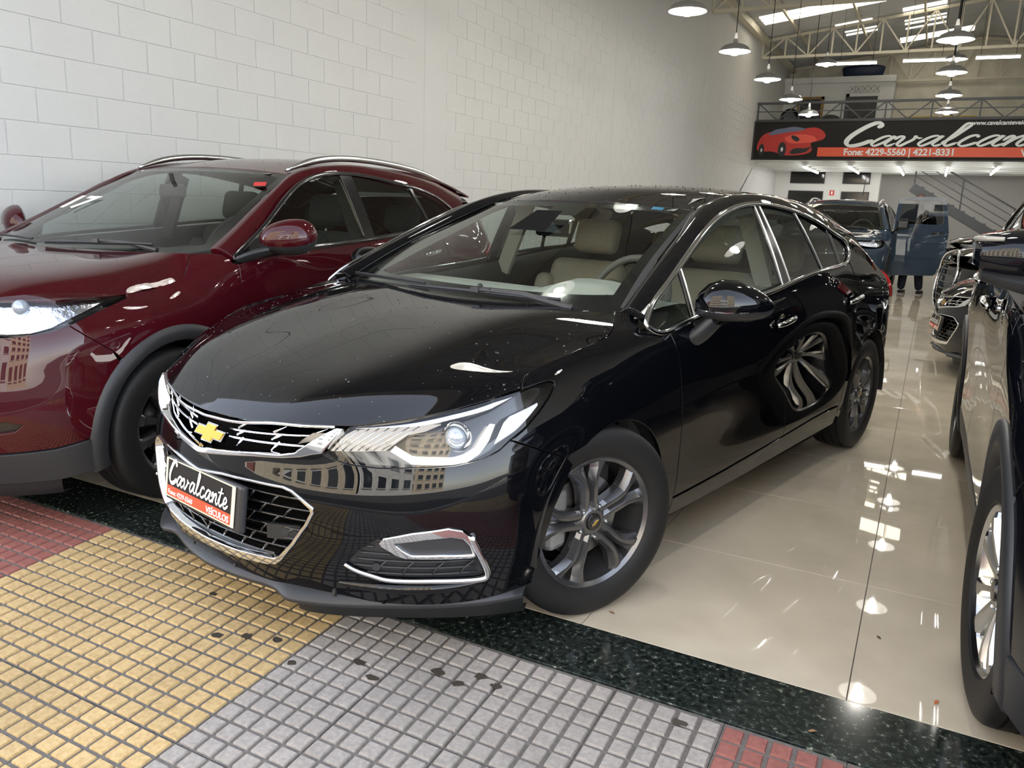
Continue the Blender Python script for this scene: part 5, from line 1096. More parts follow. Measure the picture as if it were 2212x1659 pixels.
# ------------------------------------------------------------------ crossover body builder (shared by the dark red and the black crossover)
def suv_nets():
    zz=[(.22,.36,.50,.64,.78,.90,.955)]
    S=[[(0,-.80,.22),(0,-.84,.36),(0,-.85,.50),(0,-.84,.64),(0,-.82,.78),(0,-.78,.900),(0,-.68,.955)],
    [(.25,-.785,.22),(.25,-.825,.36),(.25,-.835,.50),(.25,-.822,.64),(.25,-.80,.78),(.25,-.76,.902),(.25,-.66,.958)],
    [(.48,-.74,.22),(.48,-.775,.36),(.48,-.785,.50),(.48,-.772,.645),(.475,-.75,.785),(.465,-.71,.905),(.46,-.61,.96)],
    [(.67,-.63,.22),(.68,-.665,.36),(.685,-.672,.505),(.683,-.66,.65),(.672,-.635,.79),(.645,-.58,.908),(.63,-.49,.955)],
    [(.79,-.50,.22),(.805,-.53,.365),(.81,-.535,.51),(.808,-.52,.66),(.798,-.49,.80),(.757,-.42,.905),(.733,-.36,.945)],
    [(.85,-.33,.22),(.868,-.34,.37),(.872,-.34,.525),(.87,-.325,.68),(.858,-.29,.82),(.79,-.22,.907),(.752,-.19,.948)],
    [(.86,0,.22),(.876,0,.38),(.882,0,.54),(.884,0,.70),(.866,0,.85),(.785,0,.928),(.74,.0,.975)],
    [(.85,.38,.22),(.87,.38,.37),(.874,.38,.52),(.88,.38,.70),(.876,.38,.88),(.852,.36,1.012),(.775,.32,1.06)],
    [(.845,.90,.21),(.868,.90,.36),(.866,.90,.52),(.878,.90,.74),(.874,.90,.92),(.853,.90,1.058),(.83,.9,1.12)],
    [(.845,1.42,.21),(.868,1.42,.36),(.866,1.42,.52),(.878,1.42,.77),(.875,1.42,.96),(.852,1.42,1.09),(.825,1.42,1.16)],
    [(.848,2.0,.22),(.872,2.0,.37),(.872,2.0,.54),(.882,2.0,.80),(.874,2.0,.99),(.846,2.0,1.128),(.815,2.,1.20)],
    [(.855,2.3,.23),(.878,2.3,.38),(.882,2.3,.56),(.886,2.3,.82),(.872,2.3,1.01),(.835,2.3,1.15),(.80,2.3,1.24)],
    [(.86,2.61,.26),(.88,2.61,.41),(.886,2.61,.59),(.884,2.61,.83),(.86,2.61,1.02),(.81,2.61,1.18),(.77,2.6,1.28)],
    [(.83,2.93,.28),(.85,2.95,.43),(.855,2.96,.61),(.85,2.95,.83),(.825,2.94,1.03),(.76,2.92,1.20),(.70,2.9,1.32)],
    [(.73,3.14,.28),(.75,3.17,.43),(.755,3.19,.61),(.745,3.18,.83),(.715,3.16,1.03),(.66,3.10,1.20),(.60,3.02,1.33)],
    [(.46,3.28,.27),(.47,3.32,.42),(.47,3.34,.60),(.465,3.33,.83),(.445,3.30,1.03),(.40,3.24,1.20),(.37,3.14,1.35)],
    [(0,3.33,.27),(0,3.37,.42),(0,3.39,.60),(0,3.38,.83),(0,3.35,1.03),(0,3.30,1.20),(0,3.2,1.36)]]
    H=[[(0,-.78,.90),(.22,-.765,.902),(.44,-.72,.905),(.62,-.60,.907),(.745,-.44,.904)],
    [(0,-.62,.965),(.22,-.60,.965),(.45,-.55,.962),(.65,-.45,.948),(.772,-.30,.905)],
    [(0,-.40,1.0),(.23,-.39,1.0),(.47,-.35,.996),(.68,-.28,.972),(.783,-.16,.908)],
    [(0,-.18,1.022),(.24,-.17,1.022),(.49,-.14,1.018),(.69,-.09,.994),(.787,-.03,.923)],
    [(0,.0,1.035),(.25,.01,1.036),(.50,.03,1.034),(.68,.06,1.020),(.786,.10,.950)],
    [(0,.12,1.045),(.25,.125,1.046),(.48,.14,1.05),(.63,.165,1.054),(.735,.21,1.056)]]
    W=[[(0,.07,1.012),(.3,.09,1.016),(.56,.19,1.035),(.742,.32,1.068)],[(0,.38,1.185),(.29,.395,1.185),(.53,.46,1.188),(.69,.555,1.190)],[(0,.69,1.335),(.27,.70,1.334),(.49,.745,1.328),(.632,.80,1.318)],[(0,.99,1.462),(.25,1.0,1.46),(.45,1.025,1.45),(.585,1.055,1.437)]]
    ry=[.99,1.3,1.6,2.0,2.4,2.8,3.05];zc=[1.462,1.52,1.548,1.552,1.53,1.47,1.41];ze=[1.437,1.485,1.512,1.514,1.492,1.432,1.372]
    RF=[[(0,y,c),(.2,y+.004,c-.12*(c-e)),(.4,y+.018,c-.48*(c-e)),(.568,y+.055,e)] for y,c,e in zip(ry,zc,ze)]
    WT=[(.842,.37,1.03),(.80,.52,1.11),(.752,.70,1.208),(.703,.845,1.29),(.668,1.01,1.372),(.658,1.24,1.437),(.664,1.52,1.452),(.68,1.84,1.423),(.70,2.25,1.36),(.735,2.50,1.285),(.77,2.66,1.22)]
    RE=[(.742,.32,1.070),(.70,.52,1.168),(.655,.72,1.273),(.61,.93,1.378),(.585,1.06,1.438),(.572,1.3,1.486),(.568,1.6,1.513),(.568,1.9,1.516),(.562,2.25,1.502),(.556,2.6,1.464),(.55,2.95,1.395)]
    return np.array(S),np.array(H),np.array(W),np.array(RF),WT,RE,ry,zc
def lights_net(): pass
def build_suv(car,pm,HLp,style,steer,inner,rim,detail=True,R=.334,sides=(1,-1)):
    S,H,W,RF,WT,RE,ry,zc=suv_nets()
    nS=Net(S,mirror_u0=True);nH=Net(np.swapaxes(H,0,1),mirror_u0=True);nW=Net(np.swapaxes(W,0,1),mirror_u0=True);nR=Net(np.swapaxes(RF,0,1),mirror_u0=True);nL=rail_net(WT,RE)
    nG=G_net(lerp([.0,.36,.9,1.5,2.0,2.4,2.7,3.1],[.842,.852,.853,.852,.846,.828,.80,.75]),lerp([0,.36,.9,1.42,2.0,2.35,2.7,3.1],[.985,1.012,1.058,1.09,1.128,1.152,1.18,1.2]),k1=.40,k2=.25)
    I=nS.inv
    cut=[(.735,.21,1.056),(.772,.155,1.0),(.785,.12,.955),(.788,.08,.94),(.787,-.03,.923),(.783,-.12,.911),(.781,-.175,.906)]
    lip=[(0,-.78,.90),(.22,-.765,.902),(.44,-.72,.905),(.62,-.60,.907),(.745,-.44,.904),(.772,-.30,.905)]
    hp=nH.inv(lip+cut[::-1]+[(.63,.165,1.054),(.48,.14,1.05),(.25,.125,1.046),(0,.12,1.045)]);hp[:,0]=np.maximum(hp[:,0],0);hp[[0,-1],0]=0
    part('hood',skin(nH,hp,h=.03,seam_x0=True,gap=.0015),pm,car,sym=True)
    FC=(0.,.345);RC=(2.61,.345);ro=.425
    bc=[(.812,-.45,.815),(.84,-.39,.76),(.868,-.318,.705)]
    tip=(.80,-.175,.898)
    fo=[*cut,tip,(.815,-.30,.862),(.812,-.45,.815)]+bc[1:]
    df=[(.856,.372,1.005),(.872,.372,.95),(.878,.375,.88),(.880,.400,.75),(.874,.425,.60),(.868,.44,.45),(.867,.44,.38)]
    arcf=[(.88,y,z) for y,z in arc_yz(FC,ro,math.radians(131),math.radians(8),18)]
    fen=np.concatenate([I(fo),I(arcf,wyz),I([(.872,.43,.40)]),I(df[::-1]),I([(.852,.35,1.015),(.835,.345,1.035),(.80,.33,1.055),(.765,.28,1.058)])])
    part('fender',skin(nS,fen,h=.03,gap=.0015),pm,car,both=True)
    bs=[(.852,1.40,1.085),(.876,1.43,.95),(.878,1.45,.80),(.866,1.46,.52),(.867,1.46,.38)]
    fd=np.concatenate([I(df),I([(.867,.9,.37),(.867,1.2,.37)]),I(bs[::-1]),I([(.852,1.2,1.073),(.853,.9,1.053),(.853,.6,1.03)])]);part('front_door',skin(nS,fd,h=.035,gap=.0017),pm,car,both=True)
    arcd=[(.88,y,z) for y,z in arc_yz(RC,.46,math.radians(115),math.radians(178),10)]
    rd=np.concatenate([I(bs),I([(.87,1.9,.375),(.875,2.12,.38)]),I(arcd[::-1]),I([(.87,2.30,.95),(.85,2.18,1.135),(.847,2.0,1.122),(.852,1.6,1.098)])]);part('rear_door',skin(nS,rd,h=.035,gap=.0017),pm,car,both=True)
    arcr=[(.885,y,z) for y,z in arc_yz(RC,ro,math.radians(178),math.radians(5),22)]
    qp=np.concatenate([I([(.85,2.19,1.14),(.87,2.31,.95)]),I(arcd),I(arcr,wyz),I([(.845,3.0,.50),(.80,3.06,.83),(.775,3.05,1.03),(.70,3.0,1.22),(.70,2.9,1.31),(.77,2.6,1.27),(.80,2.35,1.22)])]);part('quarter_panel',skin(nS,qp,h=.04),pm,car,both=True)
    sl=np.concatenate([I([(.85,.46,.22),(.87,.43,.365),(.867,.9,.355),(.867,1.42,.355),(.872,2.0,.362),(.876,2.14,.37)]),I([(.855,2.2,.23),(.845,1.42,.21),(.845,.9,.21)])]);part('sill_cladding',skin(nS,sl,h=.05,thick=.02),'grey_plastic',car,both=True)
    rb=np.concatenate([I([(.85,3.0,.50),(.83,2.97,.29),(.73,3.14,.28),(.46,3.28,.27),(0,3.33,.27)]),I([(0,3.385,.80),(.465,3.335,.80),(.745,3.18,.80),(.80,3.07,.80)])]);rb[[4,5],0]=nS.u1;part('rear_bumper',skin(nS,rb,h=.06,seam_x0=True),pm,car,sym=True)
    tg=np.concatenate([I([(0,3.385,.805),(.465,3.335,.805),(.745,3.18,.805),(.79,3.08,.9),(.77,3.07,1.03),(.70,3.01,1.22)]),I([(.60,3.02,1.33),(.37,3.14,1.35),(0,3.2,1.36)])]);tg[[0,-1],0]=nS.u1;part('tailgate',skin(nS,tg,h=.06,seam_x0=True),pm,car,sym=True)
    part('tail_light',skin(nS,I([(.85,2.86,.98),(.86,2.90,.90),(.80,3.06,.88),(.72,3.17,.90),(.70,3.15,1.0),(.78,3.04,1.04)]),h=.04,off=.012),'red_lens',car,both=True)
    # arch cladding rings
    for s in(1,-1):
        for (yc,zc_),nm in((FC,'arch_cladding'),(RC,'arch_cladding')):
            A=np.linspace(math.radians(-16),math.radians(196),36);G=[]
            for a in A:
                row=[]
                for r,o in((.430,-.004),(.424,.008),(.372,.010),(.362,.002),(.360,-.05)):
                    y,z=yc+r*math.cos(a),zc_+r*math.sin(a);u=nS.inv([(.88,y,max(z,.225))],wyz,6);p=nS.pt(u)[0]+o*nS.nrm(u)[0];row.append((p[0],y,z))
                G.append(row)
            G=np.array(G)*[s,1,1];MB().grid(G if s>0 else G[:,::-1]).build(nm,'grey_plastic',car,smooth=True)
            Wl=MB().grid(np.array([[(s*x,yc+.37*math.cos(a),.335+.37*math.sin(a)) for x in(.86,.56)] for a in A]));Wl.add([(s*.56,yc+.37*math.cos(a),.335+.37*math.sin(a)) for a in A]+[(s*.56,yc,.2)],[(i,i+1,36) for i in range(35)]);Wl.build('wheel_liner','cavity',car,smooth=True)
    # bumper
    hlb=[(.812,-.45,.815),(.79,-.515,.795),(.75,-.57,.785),(.64,-.665,.775),(.45,-.755,.775),(0,-.82,.78)]
    bpz=np.concatenate([I(hlb[::-1]),I(bc[1:]),I([(.88,y,z) for y,z in arc_yz(FC,ro,math.radians(133),math.radians(172),8)],wyz),I([(.83,-.425,.375),(.80,-.535,.355),(.68,-.665,.345),(.48,-.775,.345),(.25,-.825,.345),(0,-.84,.345)])]);bpz[[0,-1],0]=0
    part('front_bumper',skin(nS,bpz,[I([(.50,-.765,.43),(.62,-.71,.445),(.70,-.655,.47),(.74,-.615,.455),(.72,-.635,.43),(.62,-.71,.415),(.50,-.765,.41)])],h=.03,thick=.03,edge=.003,seam_x0=True),pm,car,sym=True)
    lbz=np.concatenate([I([(0,-.84,.34),(.25,-.825,.34),(.48,-.775,.34),(.68,-.665,.34),(.80,-.535,.35),(.85,-.43,.37)]),I([(.85,-.40,.24),(.79,-.50,.225),(.67,-.63,.22),(.48,-.74,.22),(.25,-.785,.22),(0,-.80,.22)])]);lbz[[0,-1],0]=0
    part('bumper_cladding',skin(nS,lbz,h=.04,thick=.03,off=.006,seam_x0=True),'grey_plastic',car,sym=True)
    part('fog_lamp',skin(nS,I([(.50,-.765,.43),(.62,-.71,.445),(.70,-.655,.47),(.74,-.615,.455),(.72,-.635,.43),(.62,-.71,.415),(.50,-.765,.41)]),h=.03,thick=.01,off=-.02),'gloss_black',car,both=True)
    part('fog_lamp_led',skin(nS,I([(.51,-.76,.427),(.60,-.72,.437),(.645,-.695,.442),(.645,-.695,.425),(.60,-.72,.42),(.51,-.76,.413)]),h=.02,thick=.01,off=-.008),'prism_white',car,both=True)
    dam=spline3([(0,-.80,.2),(.25,-.785,.2),(.48,-.73,.2),(.67,-.62,.2),(.76,-.52,.2)],24);G=np.stack([dam+[0,.02,.03],dam*[.99,.98,0]+[0,.02,.155],dam*[.96,.93,0]+[0,.05,.15]],1);MB().grid(G).build('air_dam','grey_plastic',car,smooth=True);MB().grid((G*[-1,1,1])[:,::-1]).build('air_dam','grey_plastic',car,smooth=True)
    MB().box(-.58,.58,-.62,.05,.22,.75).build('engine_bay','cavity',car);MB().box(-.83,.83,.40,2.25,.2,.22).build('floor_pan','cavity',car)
    # headlights
    for s in(1,-1):
        V,F,N=skin(nS,I(HLp),h=.03,thick=.006,edge=.004);F=fix_wind(V,F,N)
        if s<0: V,F,N=mirror_x(V,F,N)
        le=mk('headlight',V,F,'lens_clear',car,norm=N)
        for nm,poly,m,o,tk in(('housing',HLp,'gloss_black',-.05,.05),('reflector',[tuple(np.array(p)*.86+np.mean(HLp,0)*.14+np.array([-.012,-.02,-.006])) for p in HLp],'reflector_bowl',-.034,.01)):
            V,F,N=skin(nS,I(poly),h=.02,thick=tk,off=o);F=fix_wind(V,F,N)
            if s<0: V,F,N=mirror_x(V,F,N)
            mk(nm,V,F,m,le,norm=N)
        c=np.mean(HLp,0);p=strip_pts(nS,[c+[-.03,0,0]],-.03)[0]*[s,1,1];ball('bulb_lens',p,.03,'lens_ball',le,18)
    gr=MB()
    part('grille',skin(nS,np.array([[0,.42],[.40,.42],[.46,.56],[0,.56]])+[0,.0],h=.05,off=.003,seam_x0=True),'gloss_black',car,sym=True)
    # roof, glass, pillars
    part('roof',skin(nR,[(0,0),(nR.u1,0),(nR.u1,nR.v1),(0,nR.v1)],h=.05,seam_x0=True),pm,car,sym=True)
    part('roof_rail_pillar',skin(nL,[(0,0),(nL.u1,0),(nL.u1,nL.v1),(0,nL.v1)],h=.03,thick=.03),pm,car,both=True)
    part('windshield',skin(nW,[(0,0),(nW.u1,0),(nW.u1,nW.v1),(0,nW.v1)],h=.05,thick=.003,seam_x0=True,edge=.001,off=-.002),'windshield_glass',car,sym=True)
    wu,wv=nW.u1,nW.v1;fr=MB()
    for u0,u1,v0,v1 in((0,wu,0,.08),(0,wu,wv-.05,wv),(wu-.045,wu,.05,wv-.04)):
        g=uvgrid(nW,u0,u1,v0,v1,20,8,-.006);fr.grid(g);fr.grid(g*[-1,1,1])
    fr.build('windshield_frit','gloss_black',car,smooth=True)
    wtop=[WT[0],WT[1],WT[2],WT[3],WT[4],WT[5],WT[6],WT[7],WT[8],(.735,2.42,1.30),(.775,2.50,1.235)]
    wbot=[(.826,2.38,1.165),(.846,2.0,1.138),(.852,1.42,1.10),(.853,.9,1.068),(.853,.5,1.036),(.85,.40,1.028)]
    loop=np.concatenate([nG.inv(wtop),nG.inv(wbot)]);lp=spline3(np.concatenate([loop,np.zeros((len(loop),1))],1),120,closed=True)[:,:2]
    cA=lambda z:.60;cB0=lambda z:1.375;cB1=lambda z:1.475;cC=lambda z:2.10-(z-1.2)*.35
    P=[clip_loop(lp,nG,cA,-1),clip_loop(clip_loop(lp,nG,cA,1),nG,cB0,-1),clip_loop(clip_loop(lp,nG,cB1,1),nG,cC,-1),clip_loop(lp,nG,lambda z:cC(z)+.03,1)]
    for k,q_ in enumerate(P):
        if len(q_)>3: part('side_window' if k else 'mirror_triangle',skin(nG,q_,h=.06,thick=.003,edge=.001,off=-.004),'side_glass' if k else 'gloss_black',car,both=True)
    for a,b,m in((cB0,cB1,'gloss_black'),(cC,lambda z:cC(z)+.03,'gloss_black')):
        q_=clip_loop(clip_loop(lp,nG,a,1),nG,b,-1);part('window_pillar',skin(nG,q_,h=.06,thick=.02,off=-.001),m,car,both=True)
    trim(nG,lp,car,.012,.006,'gloss_black','window_seal',.001)
    for s in(1,-1):
        rp=spline3([(.560,1.06,1.455),(.566,1.20,1.500),(.570,1.42,1.538),(.570,1.75,1.552),(.566,2.1,1.540),(.56,2.45,1.508),(.553,2.70,1.462)],30)
        MB().tube(rp*[s,1,1],np.concatenate([np.linspace(.008,.019,5),np.full(20,.019),np.linspace(.019,.008,5)]),10).build('roof_rail','satin_silver',car,smooth=True)
        cp=mirror_unit(s,(.985,.575,1.125),.135,.085,.085,.45,pm,car,'grey_plastic')
        A=spline3([(.855,.43,1.03),(.88,.45,1.045),(.91,.50,1.062),(.94,.54,1.075)],8);G=np.array([[(p[0],p[1]+w*math.cos(a),p[2]+.022*math.sin(a)) for a in np.linspace(0,2*PI,13)] for p,w in zip(A,np.linspace(.07,.05,8))])*[s,1,1];MB().grid(G if s<0 else G[:,::-1]).build('mirror_foot','black_plastic',car,smooth=True)
        handle(car,nS,1.30,.955,.095,.10,s=s,pm=pm);handle(car,nS,2.06,1.0,.09,.12,s=s,pm=pm)
        wheel(car,(s*.765,0,R),s,R,.215,.2159,style,steer=steer,spin=.3,rim_mat=rim,emblem=False);wheel(car,(s*.765,2.61,R),s,R,.215,.2159,style,spin=.7,rim_mat=rim,emblem=False)
    if not detail: return nS,nW,nG
    # cabin
    tub=MB();tub.box(-.80,.80,.10,2.7,.24,.28);tub.box(-.70,.70,.0,.12,.24,.95)
    for s in(-1,1): tub.box(s*.80-.02,s*.80+.02,.30,2.4,.26,.98)
    tub.build('cabin_tub','carpet',car)
    Dg=[[(x,.14+.16*(x/.72)**2,.985+.02*(x/.72)**2),(x,.40+.08*(x/.72)**2,1.02),(x,.62,1.035+.02*math.exp(-((x-.36)/.17)**4)),(x,.74,1.02),(x,.78,.95),(x,.78,.6)] for x in np.linspace(-.72,.72,21)]
    MB().grid(np.array(Dg)).build('dashboard','dash_black',car,smooth=True);steering(car,.36,.86,1.03,.185,'dash_black')
    for x in(.36,-.36): seat(car,x,1.16,.50,inner,tilt=.34,w=.25,hh=.60);seat(car,x,1.95,.52,inner,tilt=.42,w=.30,hh=.54)
    for s in(1,-1):
        MB().grid(np.array([[(s*(p[0]-.03),p[1],p[2]-.01),(s*(q[0]-.02),q[1]+.02,q[2]-.035)] for p,q in zip(spline3(WT,20)[:12],spline3(RE,20)[:12])])).build('pillar_lining','pillar_trim',car,smooth=True)
        MB().bar((s*.78,1.43,1.03),(s*.62,1.44,1.42),.03,.08).build('b_pillar_lining','dash_black',car)
        MB().grid(np.array([[(s*x,y,z) for x,z in((.825,zb),(.80,zb+.005),(.77,zb-.06),(.76,.5))] for y,zb in((.35,1.0),(.9,1.045),(1.4,1.08),(2.0,1.115),(2.3,1.14))])).build('door_inner_panel','dash_black',car,smooth=True)
    MB().grid(np.array([[(x,y,z-.03) for y,z in zip(ry,zc)] for x in np.linspace(-.5,.5,7)])).build('roof_lining','headliner',car,smooth=True)
    m_=bevel(MB().box(-.115,.115,-.02,.012,-.036,.036).build('rear_view_mirror','dash_black',car),.018,3);m_.location=(.0,.80,1.325);m_.rotation_euler=(-.12,0,-.18);MB().tube([(0,.0,.03),(0,-.02,.09)],.012,8).build('mirror_stem','dash_black',m_)
    wiper(car,(.52,.22,1.055),(-.12,.18,1.04),(.50,.25,1.06),nW) if detail else None
    q=strip_pts(nW,[(-.68+.42*t,.27-.1*t,1.06) for t in np.linspace(0,1,12)],.012,(1,.3,1));MB().tube(q,.006,6).build('wiper','black_plastic',car,smooth=True)
    rw=np.array([[(0,3.06,1.40),(.28,3.055,1.392),(.53,3.03,1.365)],[(0,3.14,1.38),(.31,3.10,1.37),(.57,3.03,1.35)],[(0,3.2,1.36),(.37,3.14,1.35),(.60,3.02,1.33)]]);g=MB().grid(rw);g.grid(rw*[-1,1,1]);g.build('rear_window','tinted_glass',car,smooth=True)
    return nS,nW,nG
mat('reflector_bowl',(.75,.80,.88),rough=.18,metal=1,bump=.5,bscale=40)
# ---- dark red crossover by the block wall
RD=thing('crossover_car','dark cherry red crossover with silver roof rails parked beside the white block wall','car',(-3.650,.080,0),math.radians(2.0))
RHL=[(.795,-.185,.905),(.74,-.36,.916),(.69,-.47,.915),(.60,-.60,.905),(.46,-.71,.893),(.46,-.735,.83),(.60,-.675,.79),(.70,-.61,.787),(.77,-.545,.795),(.805,-.465,.815),(.815,-.33,.862)]
rS,rW,rG=build_suv(RD,'paint_red',RHL,'split5',math.radians(0),'dark_cloth','dark_alloy')
# price-year sticker and seal on the windshield
ws=text_mesh('year_sticker','17',.20,'sign_white',RD,frame_mat((-.475,.452,1.222),(1,-.06,.0),(-.10,.90,.42)),ext=.001,bold=.006)
mat('seal_red',(.45,.03,.03),rough=.4);MB().add([(.516,.863,1.385),(.569,.896,1.388),(.592,.861,1.368),(.541,.827,1.365)],[(0,1,2,3)]).build('inspection_seal','seal_red',RD)
# ------------------------------------------------------------------ black crossover on the right of the aisle, and the cars beyond
SV=thing('crossover_car','black crossover with grey wheel-arch cladding and silver alloy wheels beside the open aisle','car',(1.165,.165,0),0)
SHL=[(.795,-.185,.905),(.74,-.36,.916),(.69,-.47,.915),(.60,-.60,.905),(.46,-.71,.893),(.46,-.735,.84),(.60,-.675,.815),(.70,-.61,.812),(.77,-.545,.815),(.805,-.465,.83),(.815,-.33,.866)]
vS,vW,vG=build_suv(SV,'paint_navy',SHL,'split5',math.radians(5),'dark_cloth','bright_alloy')
SV.scale=(1.05,1.05,1.05)
# bigger door mirror with clear indicator on the aisle side
for ch in list(SV.children):
    if ch.name.startswith(('door_mirror','mirror_foot')):
        P=np.array([v.co for v in ch.data.vertices]).mean(0)
        if P[0]<0:
            for g in list(ch.children): bpy.data.objects.remove(g)
            bpy.data.objects.remove(ch)
def block(name,ring,m,parent,x0):
    """loft closed rings (list of lists of points)"""
    G=np.array([list(r)+[r[0]] for r in ring]);b=MB().grid(G);b.add(G[0][:-1],[tuple(range(len(G[0])-1))]);b.add(G[-1][:-1],[tuple(range(len(G[0])-1))[::-1]]);o=b.build(name,m,parent,smooth=True);bm=bmesh.new();bm.from_mesh(o.data);bmesh.ops.recalc_face_normals(bm,faces=bm.faces[:]);bm.to_mesh(o.data);bm.free();o.data.set_sharp_from_angle(angle=math.radians(45));return o
def msec(x,y0,y1,z0,z1,r=.3):
    return [(x,y0+(y1-y0)*a,z0+(z1-z0)*b) for a,b in((.18,0),(.75,.0),(.97,.10),(1,.3),(1,.75),(.95,.95),(.75,1.0),(.35,.95),(.10,.78),(0,.5),(.05,.15))]
DX=.095;DZ=.035
def ms(x,y0,y1,z0,z1): return msec(x+DX,y0,y1,z0+DZ,z1+DZ)
mc=block('door_mirror',[ms(-1.085,.49,.60,1.10,1.17),ms(-1.07,.45,.62,1.085,1.185),ms(-1.0,.42,.64,1.075,1.20),ms(-.90,.42,.64,1.07,1.21),ms(-.86,.45,.62,1.08,1.19)],'paint_navy',SV,0)
block('mirror_lower_shell',[ms(-1.06,.47,.61,1.05,1.09),ms(-1.0,.44,.63,1.03,1.085),ms(-.92,.43,.63,1.005,1.085),ms(-.87,.45,.61,1.0,1.08)],'grey_plastic',mc,0)
block('mirror_stalk',[[(x+DX,y,z+DZ) for x,y,z in r] for r in([(-.99,.46,1.03),(-.88,.45,1.05),(-.88,.60,1.05),(-.99,.60,1.03)],[(-.955,.45,.985),(-.875,.44,1.0),(-.875,.60,1.0),(-.955,.60,.985)],[(-.93,.44,.93),(-.87,.43,.945),(-.87,.60,.945),(-.93,.60,.93)])],'grey_plastic',mc,0)
mat('indicator_clear',(.30,.29,.26),rough=.12,coat=1);o=MB().tube([(-1.088+DX,.57,1.168+DZ),(-1.084+DX,.52,1.170+DZ),(-1.066+DX,.472,1.172+DZ),(-1.02+DX,.438,1.174+DZ)],[.008,.009,.009,.006],8).build('mirror_indicator','indicator_clear',mc,smooth=True)
mat('seal_grey',(.05,.05,.05),rough=.5)
# recoloured copies stand nose to the aisle farther in
def recolour(t,old,new):
    for o in t.children_recursive:
        if o.type=='MESH':
            for s in o.material_slots:
                if s.material and s.material.name==old: s.link='OBJECT';s.material=M[new]
def drop(t,names):
    for o in list(t.children):
        if o.name.split('.')[0] in names:
            for g in list(o.children): bpy.data.objects.remove(g)
            bpy.data.objects.remove(o)
def park(src,old,new,loc,rotz,sc,label):
    t=copy_tree(src);t.location=(loc[0],loc[1],0);t.rotation_euler=(0,0,rotz);t.scale=sc;t['label']=label;recolour(t,old,new);return t
GRP='dark cars parked nose to the aisle'
c1=park(BK,'paint_black','paint_navy',(1.03,6.05,0),math.radians(-80),(1,1,1),'dark navy hatchback with lit headlamp behind the black crossover');c1['group']=GRP
c2=park(SV,'paint_navy','paint_dark_grey',(1.05,8.5,0),math.radians(-78),(1.06,1.06,1.06),'dark grey crossover with tall chrome-edged grille, second car nose to aisle');c2['group']=GRP
c3=park(SV,'paint_navy','paint_black',(1.12,10.7,0),math.radians(-80),(1.0,1.0,.98),'black crossover nose to aisle beyond the tall grille');c3['group']=GRP
c4=park(BK,'paint_black','paint_graphite',(1.1,12.8,0),math.radians(-82),(1.02,1.02,1.08),'graphite hatchback nose to aisle opposite the blue-grey pickup door');c4['group']=GRP
c5=park(SV,'paint_navy','paint_navy',(1.15,14.9,0),math.radians(-82),(1.08,1.08,1.08),'tall black crossover, last of the cars nose to aisle');c5['group']=GRP
# tall grille of the second car
for z0,z1 in((.30,.88),):
    S_,*_=suv_nets();n_=Net(S_,mirror_u0=True)
    ring=[(-.30,.86),(-.38,.60),(-.26,.33),(.26,.33),(.38,.60),(.30,.86)]
    pr=spline3([(x,0,z) for x,z in ring],60,closed=True)
    pts=[]
    for p in pr:
        u=n_.inv([(abs(p[0]),-.8,p[2])],(1,.03,1));w=n_.pt(u)[0]+n_.nrm(u)[0]*.012;pts.append((math.copysign(w[0],p[0]),w[1],w[2]))
    MB().tube(pts,.014,8,closed=True).build('grille_frame','chrome',c2,smooth=True)
    for z in np.linspace(.40,.82,7):
        q=[]
        for x in np.linspace(-.33,.33,15):
            u=n_.inv([(abs(x),-.8,z)],(1,.03,1));w=n_.pt(u)[0]+n_.nrm(u)[0]*.008;q.append((math.copysign(w[0],x),w[1],w[2]))
        MB().tube(q,.007,6).build('grille_slat','grey_plastic',c2,smooth=True)
# ------------------------------------------------------------------ blue-grey pickup with its driver's door open
PK=copy_tree(SV);PK.location=(-1.56,13.05,0);PK.rotation_euler=(0,0,math.radians(-1));PK.scale=(1.08,1.08,1.08);PK['label']='blue-grey pickup with open front door and a person behind it';PK['category']='pickup';PK.name='pickup_truck';recolour(PK,'paint_navy','paint_blue_grey')
for o in list(PK.children):
    nm=o.name.split('.')[0]
    if o.type=='MESH' and nm in('front_door','door_handle','handle_cup','door_inner_panel','door_mirror'):
        P=np.array([v.co for v in o.data.vertices]).mean(0)
        if P[0]>0 and P[1]<1.45:
            for g in list(o.children): bpy.data.objects.remove(g)
            bpy.data.objects.remove(o)
bevel(MB().box(-.80,.80,3.2,4.6,.55,1.12).build('cargo_bed','paint_blue_grey',PK),.03)
# door leaf, hinged at its front edge and swung out across the aisle
dr=MB();ro=[(0,.38),(.06,.33),(.80,.36),(.93,.46),(.96,.70),(.965,1.05),(.93,1.22),(.86,1.52),(.80,1.60),(.35,1.60),(.22,1.58),(.04,1.56),(0,1.10)]
wi=[(.09,1.17),(.80,1.17),(.855,1.21),(.80,1.50),(.76,1.54),(.10,1.54)]
def pocket(outer,hole,y0,y1):
    n,k=len(outer),len(hole);vs=[Vector(p) for p in outer+hole];ed=[(i,(i+1)%n) for i in range(n)]+[(n+i,n+(i+1)%k) for i in range(k)]
    r=delaunay_2d_cdt(vs,ed,[],0,1e-6);UV=np.array([tuple(v) for v in r[0]]);T=[f for f in r[2]];c=np.array([UV[list(f)].mean(0) for f in T]);ok=inside(np.array(outer),c)&~inside(np.array(hole),c);b=MB()
    for y,fl_ in((y0,False),(y1,True)): b.add([(p[0],y,p[1]) for p in UV],[f if not fl_ else f[::-1] for f,o_ in zip(T,ok) if o_])
    for L in(outer,hole):
        m_=len(L);b.add([(p[0],y0,p[1]) for p in L]+[(p[0],y1,p[1]) for p in L],[(i,(i+1)%m_,(i+1)%m_+m_,i+m_) for i in range(m_)])
    return b
